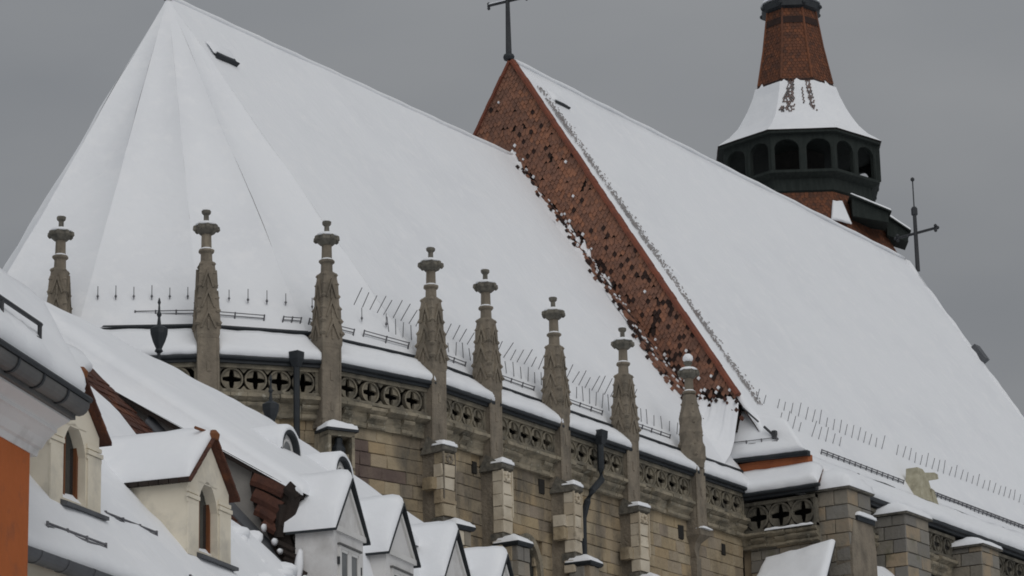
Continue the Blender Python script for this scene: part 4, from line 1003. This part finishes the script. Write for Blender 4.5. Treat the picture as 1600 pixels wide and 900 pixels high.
# ---------------- white house with gabled dormers
HC = thing("white_house", H(60, 28, 0), "white plastered house with a row of gabled white dormers under thick snow", "house", GC)
zb = lambda t: 14.76+.615*(t-24.8)
RA, RB = H(55.5, 31.9, 20.0), H(66.3, 30.2, 18.85)      # ridge
wl = MB(); wl.box(H, 55.55, 72, 24.75, 33, 0, 12.6); obj("wall", wl, WHITE, HC)
gb = MB(); gb.extx(H, [(24.85, 11.5), (24.85, 14.66), (31.9, zb(31.9)-.12), (31.9, 11.5)], 55.55, 56.0); GBL = obj("gable_wall", gb, GREYP, HC)
vg = MB(); vg.prism([[H(s, 24.7, z) for s, z in ((55.35, 14.60), (55.9, 14.60), (55.9, 14.72), (55.35, 14.72))], [H(s, 31.9, zb(31.9)+z) for s, z in ((55.35, -.16), (55.9, -.16), (55.9, -.04), (55.35, -.04))]]); obj("verge_board", vg, TILEB, HC)
up_ = MB(); up_.prism([[H(55.45, 24.75, 14.7), H(66.6, 24.75, 14.7), RB-V((0, 0, .1)), H(55.45, 31.9, zb(31.9)-.0)], [H(55.45, 24.75, 14.6), H(66.6, 24.75, 14.6), RB-V((0, 0, .25)), H(55.45, 31.9, zb(31.9)-.1)]])
UR = obj("upper_roof", up_, TILEB, HC)
bk_ = MB(); bk_.add([RA-V((0, 0, .3)), RB-V((0, 0, .3)), RB+T_*6-V((0, 0, 5)), RA+T_*6-V((0, 0, 5)), H(46, 33, 20.6)-V((0, 0, .3))], [(0, 1, 2, 3)]); obj("rear_roof", bk_, TILED, HC)
s = MB()
# snow on the upper slope: its foot follows the verge, its head the ridge; the near edge is a thick bank
nU, nV_ = 60, 44
def usurf(u, v):
    e0 = H(55.3+(66.75-55.3)*u, 24.62, 14.72); e1 = RA.lerp(RB, u); p = e0.lerp(e1, v)+S_*(1.15*v*(1-u)**6)
    return p
o = len(s.v); us = samp(11.4, .25, .3, 1, 1); vs = samp(9, .25, .3, 1, 0)
for v in vs:
    for u in us:
        p = usurf(u, v); d = min(u*11.4/2, (1-u)*11.4, v*9); q = 1-min(1, d/.3); h = .24*math.sqrt(max(0, 1-q*q))
        s.v.append(p+V((-.0, 0, 1))*(h-.03-.30*v*(1-u)**14)+V((0, 0, .05*nz3(p, .7)+.025*nz3(p, 2)))*min(1, d/.3))
nn = len(us); k0 = len(s.v)
for j in range(len(vs)-1):
    for i in range(nn-1): a = o+j*nn+i; s.f.append([a, a+1, a+nn+1, a+nn]); s.m.append(0)
for v in vs:            # bank down to the verge board
    p = usurf(0, v); t = p.dot(T_); s.v.append(H(55.33, t, zb(t)-.02 if v > .0 else 14.66))
for j in range(len(vs)-1): s.f.append([o+j*nn, o+(j+1)*nn, k0+j+1, k0+j]); s.m.append(0)
obj("roof_snow", s, SNOW, UR, smooth=True)
s = MB(); snowquad(s, H(44, 31.2, 19.6), H(55.6, 31.2, 19.5), RA+V((0, 0, -.03)), H(44, 33.7, 21.6), .2, step=.5, rnd=(0, 0, 0, 0), amp=.06); obj("ridge_snow", s, SNOW, HC, smooth=True)
# mansard skirt
ml = MB(); ml.prism([[H(55.45, 24.8, 14.62), H(68, 24.8, 14.62), H(68, 24.45, 12.3), H(55.45, 24.45, 12.3)], [H(55.45, 25.0, 14.62), H(68, 25.0, 14.62), H(68, 24.65, 12.3), H(55.45, 24.65, 12.3)]]); MLR = obj("mansard_slope", ml, TILEB, HC)
s = MB(); snowquad(s, H(57.1, 24.1, 12.3), H(68, 24.1, 12.3), H(68, 24.72, 14.55), H(57.1, 24.72, 14.55), .12, step=.3, amp=.05); obj("roof_snow", s, SNOW, MLR, smooth=True)
# exposed brown tiles on the near flank of the mansard
FL = empty("tile_flank", H(55.5, 25.3, 14), HC)
rdh = random.Random(9)
rows_ = [(24.85, 14.62), (24.9, 14.3), (24.8, 13.95), (24.7, 13.6), (24.62, 13.25), (24.55, 12.9), (24.47, 12.55)]
Ft = lambda t, s, z: H(s, t, z)
q = MB(); q.extx(H, [(24.72, 14.72), (25.75, 15.28), (25.82, 15.0), (25.72, 14.5), (25.45, 14.0), (25.2, 13.4), (24.95, 12.3), (24.4, 12.3), (24.66, 13.05), (24.95, 13.85), (24.86, 14.25)], 55.4, 55.56); obj("backing", q, TILEB, FL)
def ftile(pts, r, M):
    q = MB(); pts = [V((t, z, 0)) for t, z in pts]; rings = []
    for i, p in enumerate(pts):
        d = (pts[min(i+1, len(pts)-1)]-pts[max(0, i-1)]).normalized(); n = V((-d.y, d.x, 0)); rings.append([H(55.38-o, (p+n*k*r).x, (p+n*k*r).y) for k, o in ((-1.1, 0), (-1.05, .04), (.2, .075), (.95, .05), (1.0, 0))])
    q.prism(rings); obj("tile", q, M, FL)
ftile([(25.74, 15.08), (25.4, 14.93), (25.05, 14.74)], .125, TILED); ftile([(25.72, 14.76), (25.45, 14.62), (25.12, 14.42)], .13, TILED); ftile([(25.66, 14.46), (25.5, 14.38), (25.24, 14.2)], .12, TILED)
ftile([(25.5, 14.18), (25.4, 14.1), (25.22, 13.98)], .10, TILED)
ftile([(25.0, 14.85), (24.85, 14.72), (24.74, 14.62)], .13, TILEB); ftile([(24.82, 14.65), (24.9, 14.35), (25.05, 14.05)], .12, TILEB); ftile([(25.1, 14.5), (25.12, 14.2), (25.16, 13.85)], .1, TILEB)
for k in range(9):
    z = 13.75-.17*k; t = 25.22-.085*k; ftile([(t, z), (t-.2, z-.09), (t-.38, z-.2)], .06, TILEB)
q = MB()
for (t, z, a_, b_) in ((24.72, 13.1, .09, .5), (24.6, 12.75, .12, .3), (25.22, 13.75, .06, .08), (25.1, 13.55, .05, .06), (25.0, 13.2, .05, .12), (24.85, 12.85, .05, .14), (25.45, 14.05, .05, .09)):
    q = MB(); G_ = lambda x, y, zz, t=t, z=z, a_=a_, b_=b_: H(55.27-zz, t+x*a_-y*.12*b_, z+y*b_); q.lathe(G_, [(1, -.05), (.9, .04), (.5, .09), (.05, .1)], 9); obj("snow_lump", q, SNOW, FL, smooth=True)
# gabled dormers
def gable_snow(F, hw, ze, zp, y0, y1, T):
    mb = MB(); prof = []
    for i in range(13):
        u = -1+i/6; x = u*hw; z = zp-(zp-ze)*abs(u)
        if abs(u) < .12: z -= .0
        prof.append((x, z))
    ys = [y0, y0+.03, y0+.1, y0+.25] + [y0+.25+(y1-y0-.25)*i/8 for i in range(1, 9)]; o = len(mb.v); n = len(prof)
    for j, y in enumerate(ys):
        f = min(1, math.sqrt(max(0, 1-(1-min(1, (y-y0)/.2))**2)))
        for i, (x, z) in enumerate(prof):
            u = i/6-1; e_ = 1-abs(u); g_ = math.sqrt(max(0, 1-(1-min(1, e_/.16))**2)); h = T*(.15+.85*f)*(.1+.9*g_)
            p = F(x, y, z); h += .035*nz3(p, 1.7)*g_*f + .02*nz3(p, 5)*g_
            if abs(u) < .2: h -= T*.25*(1-abs(u)/.2)
            mb.v.append(F(x*(1+.04*g_), y, z+h*1.15))
    for j, y in enumerate(ys):
        for x, z in prof: mb.v.append(F(x, y, z))
    k = n*len(ys)
    for j in range(len(ys)-1):
        for i in range(n-1): a = o+j*n+i; mb.f.append([a, a+1, a+n+1, a+n]); mb.m.append(0)
    for i in range(n-1): mb.f.append([o+i, o+i+1, o+k+i+1, o+k+i]); mb.m.append(0)
    for j in range(len(ys)-1):
        mb.f.append([o+j*n, o+(j+1)*n, o+k+(j+1)*n, o+k+j*n]); mb.m.append(0); mb.f.append([o+j*n+n-1, o+(j+1)*n+n-1, o+k+(j+1)*n+n-1, o+k+j*n+n-1]); mb.m.append(0)
    return mb
def gable_roof(F, hw, ze, zp, y0, y1, th=.045):
    mb = MB()
    for sg in (-1, 1): mb.prism([[F(0, y0, zp), F(sg*hw, y0, ze), F(sg*hw, y0, ze-th), F(0, y0, zp-th*1.3)], [F(0, y1, zp), F(sg*hw, y1, ze), F(sg*hw, y1, ze-th), F(0, y1, zp-th*1.3)]])
    return mb
def white_dormer(sc):
    F = lambda x, y, z: H(sc+x, 24+y, z)
    d = empty("dormer", F(0, 0, 12.4), HC); hw = .74; ze, zp = 13.98, 15.0
    b = MB(); b.box(F, -hw, hw, .0, .82, 12.0, ze); b.ext(F, [(-hw, ze), (hw, ze), (0, zp-.06)], .0, .25); obj("dormer_wall", b, WHITE, d)
    mo = MB(); mo.box(F, -hw-.04, hw+.04, -.06, .0, ze-.08, ze+.03)
    for sg in (-1, 1):
        mo.ext(F, [(sg*(hw+.02), ze+.02), (sg*(hw-.1), ze+.03), (0, zp-.2), (0, zp-.09)], -.05, 0)
    obj("pediment", mo, FRAMEW, d)
    r = obj("roof", gable_roof(F, hw+.12, ze-.07, zp+.08, -.12, .98), METAL, d); obj("roof_snow", gable_snow(F, hw+.12, ze-.06, zp+.09, -.10, 1.02, .23), SNOW, r, smooth=True)
    w_ = MB(); w0, w1, wz0, wz1 = -.45, .45, 12.35, 13.58
    w_.box(F, w0-.07, w0, -.04, .0, wz0, wz1+.06); w_.box(F, w1, w1+.07, -.04, .0, wz0, wz1+.06); w_.box(F, w0, w1, -.04, .0, wz1, wz1+.06); w_.box(F, -.04, .04, -.035, .0, wz0, wz1); w_.box(F, w0, w1, -.03, .0, 12.75, 12.80)
    for xa, xb in ((w0, -.04), (.04, w1)): w_.box(F, xa, xa+.05, -.03, 0, wz0, wz1); w_.box(F, xb-.05, xb, -.03, 0, wz0, wz1); w_.box(F, xa, xb, -.03, 0, wz1-.06, wz1)
    W_ = obj("window", w_, FRAMEW, d)
    for xa, xb in ((w0, -.04), (.04, w1)):
        g_ = MB(); g_.box(F, xa+.03, xb-.03, -.012, .004, wz0, wz1-.03); obj("pane", g_, GLASSG, W_)
    h_ = MB(); h_.box(F, w0-.1, w1+.1, -.07, -.0, wz1+.062, wz1+.1); obj("drip_board", h_, METALD, d)
    hk = MB(); hk.box(F, w1+.08, w1+.12, -.05, 0, 13.2, 13.36); hk.box(F, w0-.12, w0-.08, -.05, 0, 13.25, 13.4); obj("shutter_hook", hk, IRON, d)
for sc in (56.12, 58.82, 61.92, 64.98): white_dormer(sc)
# barrel dormers with round windows on the upper slope
def barrel(sc, t, z, r=.43):
    F = lambda x, y, zz: H(sc+x, t+y, z+zz); d = empty("dormer", F(0, 0, 0), HC)
    n = 14; arc = [(r*math.cos(math.pi*i/n), r*math.sin(math.pi*i/n)) for i in range(n+1)]
    b = MB(); b.ext(F, arc+[(-r, -.6), (r, -.6)], 0, 1.6); obj("dormer_wall", b, FRAMEW, d)
    m_ = MB()
    for (x0, z0), (x1, z1) in zip(arc, arc[1:]): m_.ext(F, [(x0*.98, z0*.98), (x1*.98, z1*.98), (x1*1.16, z1*1.16), (x0*1.16, z0*1.16)], -.14, .02)
    m_.box(F, r*.98, r*1.16, -.14, .02, -.2, .0)
    obj("hood", m_, METAL, d)
    o_ = MB(); o_.lathe(frame(F(0, -.01, .02), S_, V((0, 0, 1)), -T_), [(.28, -.05), (.28, .04), (.235, .05), (.215, .0)], 18); rn = obj("round_frame", o_, FRAMEW, d)
    g_ = MB(); g_.lathe(frame(F(0, -.02, .02), S_, V((0, 0, 1)), -T_), [(.225, -.02), (.225, .015)], 18); obj("pane", g_, GLASSG, rn)
    s = MB(); ys = [-.16, -.12, -.05, .1]+[.3+.4*i for i in range(5)]; o = 0
    for j, y in enumerate(ys):
        f = math.sqrt(max(0, 1-(1-min(1, (y+.16)/.16))**2))
        for i in range(n+1):
            a = math.pi*i/n; h = .13*(.2+.8*f)*max(0, math.sin(a))**.6; p = F(math.cos(a), y, math.sin(a)); rr = r*1.15+h+.03*nz3(p, 2.2)*f
            s.v.append(F(rr*math.cos(a), y, max(rr*math.sin(a), -.3)))
    for j in range(len(ys)-1):
        for i in range(n): a = j*(n+1)+i; s.f.append([a, a+1, a+n+2, a+n+1]); s.m.append(0)
    k = len(s.v)
    for i in range(n+1): s.v.append(F(r*1.12*math.cos(math.pi*i/n), -.13, max(r*1.12*math.sin(math.pi*i/n), -.3)))
    for i in range(n): s.f.append([i, i+1, k+i+1, k+i]); s.m.append(0)
    obj("roof_snow", s, SNOW, d, smooth=True)
def finial(p, h=1.3):
    q = MB(); G = lambda x, y, z: V(p)+V((x, y, z)); q.lathe(G, [(.05, -.6), (.04, .05), (.1, .1), (.07, .16), (.15, .34), (.2, .5), (.21, .62), (.14, .67), (.05, .72), (.03, .9), (.06, .96), (.03, 1.04), (.02, 1.2), (.04, 1.25), (.012, 1.36)], 10); obj("roof_finial", q, METAL, HC)
barrel(60.3, 27.25, 16.78); barrel(63.2, 27.25, 16.78)
finial(H(61.85, 31.1, 19.75)); finial(H(66.2, 30.3, 18.85))
RBk = lambda t: RA.lerp(RB, t)

# ---------------- cream house with pointed dormers
HB = thing("cream_house", H(48, 26, 0), "cream house with two arched gothic dormers on a snow covered roof", "house", GC)
kB = 1.07; zB = lambda t: 12.0+kB*(t-24)
wl = MB(); wl.box(H, 40.7, 55.5, 23.25, 33, 0, 10.9); obj("wall", wl, CREAM, HB)
rf = MB(); rf.prism([[H(40.7, 23.05, zB(23.05)), H(55.5, 23.05, zB(23.05)), H(55.5, 29.4, zB(29.4)), H(40.7, 29.4, zB(29.4))], [H(40.7, 23.1, zB(23.05)-.15), H(55.5, 23.1, zB(23.05)-.15), H(55.5, 29.4, zB(29.4)-.2), H(40.7, 29.4, zB(29.4)-.2)]]); RFB = obj("roof", rf, TILED, HB)
s = MB()
def bs(u, v):
    t = 23.02+(29.4-23.02)*v; s1 = 54.9 if t < 25.2 else 54.9-(1.75*min(1, (t-25.2)/1.4) if t < 28.5 else 1.75-1.75*min(1, (t-28.5)/.7))
    return H(40.7+(s1-40.7)*u, t, zB(t))
sheet(s, bs, V((-T_.x*kB, -T_.y*kB, 1)), .24, 14.5, 9.2, step=.3, rnd=(0, 1, 1, 0), amp=.06, ns=.9, jag=.16, jagside=(0, 1, 0, 0), jf=1.3); obj("roof_snow", s, SNOW, RFB, smooth=True)
lum = MB(); rl = random.Random(4)
for k in range(26):
    t = rl.uniform(23.0, 25.6); x = rl.uniform(52.2, 54.9); r = rl.uniform(.1, .3); c = H(x, t, zB(t)+.2); G = lambda a, b, z, c=c, r=r: c+V((a*r, b*r, z*r*.6)); lum = MB(); lum.lathe(G, [(1, -.9), (1.02, -.35), (.9, .15), (.62, .5), (.3, .66), (.03, .7)], 11)
    for v in lum.v: v += V((nz3(v, 3.1), nz3(v+V((5, 0, 0)), 3.1), .7*nz3(v+V((9, 0, 0)), 3.1)))*(.45*r)
    obj("snow_lump", lum, SNOW, RFB, smooth=True)
# bare tiles along the neighbour's wall
for r_ in range(30):
    t = 23.4+r_*.19
    for c_ in range(10):
        x0 = 53.1+c_*.24+(.12 if r_ % 2 else 0)
        if x0 > 55.3: continue
        nB = V((-T_.x*kB, -T_.y*kB, 1)).normalized(); dB = V((T_.x, T_.y, kB)).normalized()
        m_ = None
        if 'BT_' not in globals():
            q = MB(); q.prism([[V((-.11, 0, 0)), V((.11, 0, 0)), V((.11, .3, -.0)), V((-.11, .3, 0))], [V((-.11, 0, .03)), V((.11, 0, .03)), V((.11, .3, .012)), V((-.11, .3, .012))]]); BT_ = bpy.data.meshes.new("roof_tile"); BT_.from_pydata(q.v, [], q.f); BT_.materials.append(TILED)
        inst("roof_tile", BT_, RFB, H(x0, t, zB(t)+.03)+nB*rl.uniform(0, .015), S_, dB, nB)
fl_ = MB(); fl_.prism([[H(55.3, 22.6, zB(22.6)+.05), H(55.54, 22.6, zB(22.6)+.05), H(55.54, 22.6, zB(22.6)+.3), H(55.3, 22.6, zB(22.6)+.12)], [H(55.3, 28.1, zB(28.1)+.05), H(55.54, 28.1, zB(28.1)+.05), H(55.54, 28.1, zB(28.1)+.3), H(55.3, 28.1, zB(28.1)+.12)]]); obj("flashing", fl_, METALG, RFB)
for k in range(12):      # gutter sections with lapped seams
    x0 = 40.7+k*.86; q = MB(); zc = zB(23.05)-.03
    arc = [(22.97+.17*math.cos(math.pi+math.pi*i/8), zc+.17*math.sin(math.pi+math.pi*i/8)) for i in range(9)]+[(23.1, zc+.02), (22.84, zc+.02)]
    q.extx(H, arc, x0+.01, x0+.85); q.extx(H, [(22.97+(y-22.97)*1.06, zc+(z-zc)*1.06) for y, z in arc], x0+.79, x0+.855); obj("gutter_section", q, METALG, HB)
cn = MB(); cn.extx(H, [(23.3, 10.3), (23.2, 10.3), (23.12, 10.42), (23.12, 10.56), (23.3, 10.58)], 40.75, 53); obj("moulding", cn, CREAM, HB)
def cream_dormer(sc):
    F = lambda x, y, z: H(sc+x, 24+y, z); d = empty("dormer", F(0, 0, 12), HB); hw = .85; ze, zp = 13.68, 14.5
    top = lambda x: zp-(zp-ze)*abs(x)/hw
    b = MB(); ow = .40; zsill, zspr = 12.44, 13.25; x0 = -.02
    b.box(F, -hw, x0-ow, 0, .45, 11.8, ze); b.box(F, x0+ow, hw, 0, .45, 11.8, ze)
    n = 12
    for i in range(n):
        xa, xb = x0-ow+2*ow*i/n, x0-ow+2*ow*(i+1)/n
        az_ = lambda x: zspr+.5*max(0, 1-(abs(x-x0)/ow)**1.7)**.75
        b.ext(F, [(xa, az_(xa)), (xb, az_(xb)), (xb, ze+.02), (xa, ze+.02)], 0, .45)
    b.ext(F, [(-hw, ze), (hw, ze), (0, zp)], 0, .45)
    b.box(F, -hw, -hw+.3, .45, 2.0, 11.5, ze); b.box(F, hw-.3, hw, .45, 2.0, 11.5, ze)
    b.box(F, x0-ow, x0+ow, 0, .9, 11.8, zsill)
    obj("dormer_wall", b, CREAM, d)
    for xa, xb in ((-hw-.03, x0-ow-.02), (x0+ow+.02, hw+.03)):
        c_ = MB()
        for k, (o_, z_) in enumerate(((.03, 13.24), (.055, 13.32), (.03, 13.42))): c_.box(F, xa-o_*.5, xb+o_*.5*(1 if xb > 0 else 0), -o_, 0, z_, z_+.07)
        c_.box(F, xa+.02, xb, -.03, 0, 12.3, 13.245); obj("pilaster", c_, CREAM, d)
    g_ = MB(); g_.box(F, x0-ow, x0+ow, .20, .24, zsill, 13.9); G_ = obj("window", g_, GLASS, d)
    fr = MB(); fr.box(F, x0+ow-.06, x0+ow, .14, .20, zsill, 13.5); fr.box(F, x0-ow, x0-ow+.05, .15, .2, zsill, 13.5); fr.box(F, x0-.02, x0+.02, .17, .2, zsill, 13.75); obj("window_frame", fr, FRAMEB, G_)
    sl_ = MB(); sl_.extx(F, [(-.16, 12.28), (-.16, 12.34), (.2, 12.47), (.2, 12.28)], x0-ow-.1, hw+.1); obj("sill", sl_, METALG, d)
    r = obj("roof", gable_roof(F, hw+.13, ze-.06, zp+.1, -.1, 2.9), TILED, d)
    for sg in (-1, 1):           # verge tiles
        for k in range(5):
            q = MB(); u0, u1 = k/5, (k+1.12)/5; P_ = lambda u, y, dz: F(sg*(hw+.13)*u, y, zp+.1-(zp+.16-ze)*u+dz)
            q.prism([[P_(u0, -.16, -.045), P_(u0, .1, -.045), P_(u0, .1, .015), P_(u0, -.16, .015)], [P_(u1, -.16, -.03), P_(u1, .1, -.03), P_(u1, .1, .035), P_(u1, -.16, .035)]]); obj("verge_tile", q, TILED, r)
    for k in range(8):           # tiles showing along the eave
        q = MB(); q.box(F, -hw-.17, -hw-.06, k*.2-.1, k*.2+.08, ze-.11, ze-.04); obj("eave_tile", q, TILEB, r)
    q = MB(); q.lathe(lambda x, y, z: F(x, y-.1, z), [(.1, zp+.02), (.12, zp+.12), (.05, zp+.2)], 8); q.tube([F(0, 0, zp+.17), F(-.35, .1, zp+.2)], .03, 5); obj("ridge_knob", q, FRAMEB, r)
    obj("roof_snow", gable_snow(F, hw+.13, ze-.02, zp+.13, -.1, 3.0, .18), SNOW, r, smooth=True)
for sc in (49.75, 44.7): cream_dormer(sc)
for (a, b) in ((42.54, 44.5), (46.1, 48.0), (47.6, 50.2), (51.3, 52.4)):
    t = 23.3 if a in (42.54, 47.6) else (24.15 if a == 46.1 else 23.75)
    q0, q1 = H(a, t, zB(t)+.28), H(b, t, zB(t)+.28); rail(RFB, [q0, q1], h=.09, every=.6, r=.02, nrm=V((0, 0, 1)))

# ---------------- orange house with the big eave
HA0, SA, TA = street(20.0)
HA_ = lambda x, y, z: HA0(x*.95, y*.95, 1.7+(z-1.7)*.95)
HO = thing("orange_house", HA_(41, 20, 0), "orange house corner with a broad white cornice and a snowy eave above", "house", GC)
wl = MB(); wl.box(HA_, 34, 44.1, 17.6, 24, 0, 12.55); obj("wall", wl, ORANGE, HO)
ep = MB(); ep.box(HA_, 44.1, 44.12, 17.7, 24, 0, 13.0); obj("end_wall", ep, CREAM, HO)
cn = MB(); cn.extx(HA_, [(17.9, 12.5), (17.58, 12.5), (17.55, 12.6), (17.5, 12.62), (17.42, 12.74), (17.3, 12.84), (17.26, 12.86), (17.26, 12.92), (17.05, 13.02), (17.05, 13.1), (17.9, 13.1)], 34, 44.35); obj("cornice", cn, WHITE, HO)
vA = lambda s, t, z: HA_(s, t, z)
ra = [vA(34, 16.95, 13.38), vA(44.5, 16.95, 13.38), vA(49.3, 19.6, 16.2), vA(34, 19.9, 16.6)]
rf = MB(); rf.prism([ra, [p-V((0, 0, .2)) for p in ra]]); RO_ = obj("roof", rf, TILED, HO)
s = MB(); snowquad(s, ra[0], ra[1], ra[2], ra[3], .3, step=.25, rnd=(0, 1, 1, 0), amp=.06, ns=1.1, jag=.05, jf=2); obj("roof_snow", s, SNOW, RO_, smooth=True)
for k in range(8):
    x0 = 44.45-(k+1)*1.0; q = MB(); zc = 13.3
    arc = [(16.93+.17*math.cos(math.pi+math.pi*i/8), zc-.0+.19*math.sin(math.pi+math.pi*i/8)) for i in range(9)]+[(17.06, zc+.04), (16.80, zc+.04)]
    q.extx(HA_, arc, x0+.01, x0+.99); obj("gutter_section", q, METALD, HO)
    q = MB(); q.extx(HA_, [(16.93+(y-16.93)*1.1, zc+(z-zc)*1.1) for y, z in arc], x0+.02, x0+.09); obj("gutter_bracket", q, METAL, HO)
lip = MB(); lip.tube([vA(34, 16.74, 13.36), vA(44.47, 16.77, 13.36)], .05, 6); obj("gutter_lip", lip, METAL, HO)
sf = MB(); sf.box(HA_, 34, 44.4, 16.98, 17.25, 13.05, 13.2); obj("fascia", sf, METALD, HO)
def zA(s, t): return 13.38+1.07*(t-16.95)
rl_ = empty("snow_guard", vA(42, 17.4, 14.2), RO_)
for dz, nm in ((.13, "lower_bar"), (.38, "top_bar")):
    q = MB(); q.tube([vA(38, 17.4, zA(0, 17.4)+.25+dz), vA(43.95, 17.4, zA(0, 17.4)+.25+dz)], .035, 6); obj(nm, q, IRON, rl_)
for sx_ in (43.9, 42.35, 40.8, 39.3):
    q = MB(); q.tube([vA(sx_, 17.4, zA(0, 17.4)+.0), vA(sx_, 17.4, zA(0, 17.4)+.64)], .035, 6); obj("post", q, IRON, rl_)
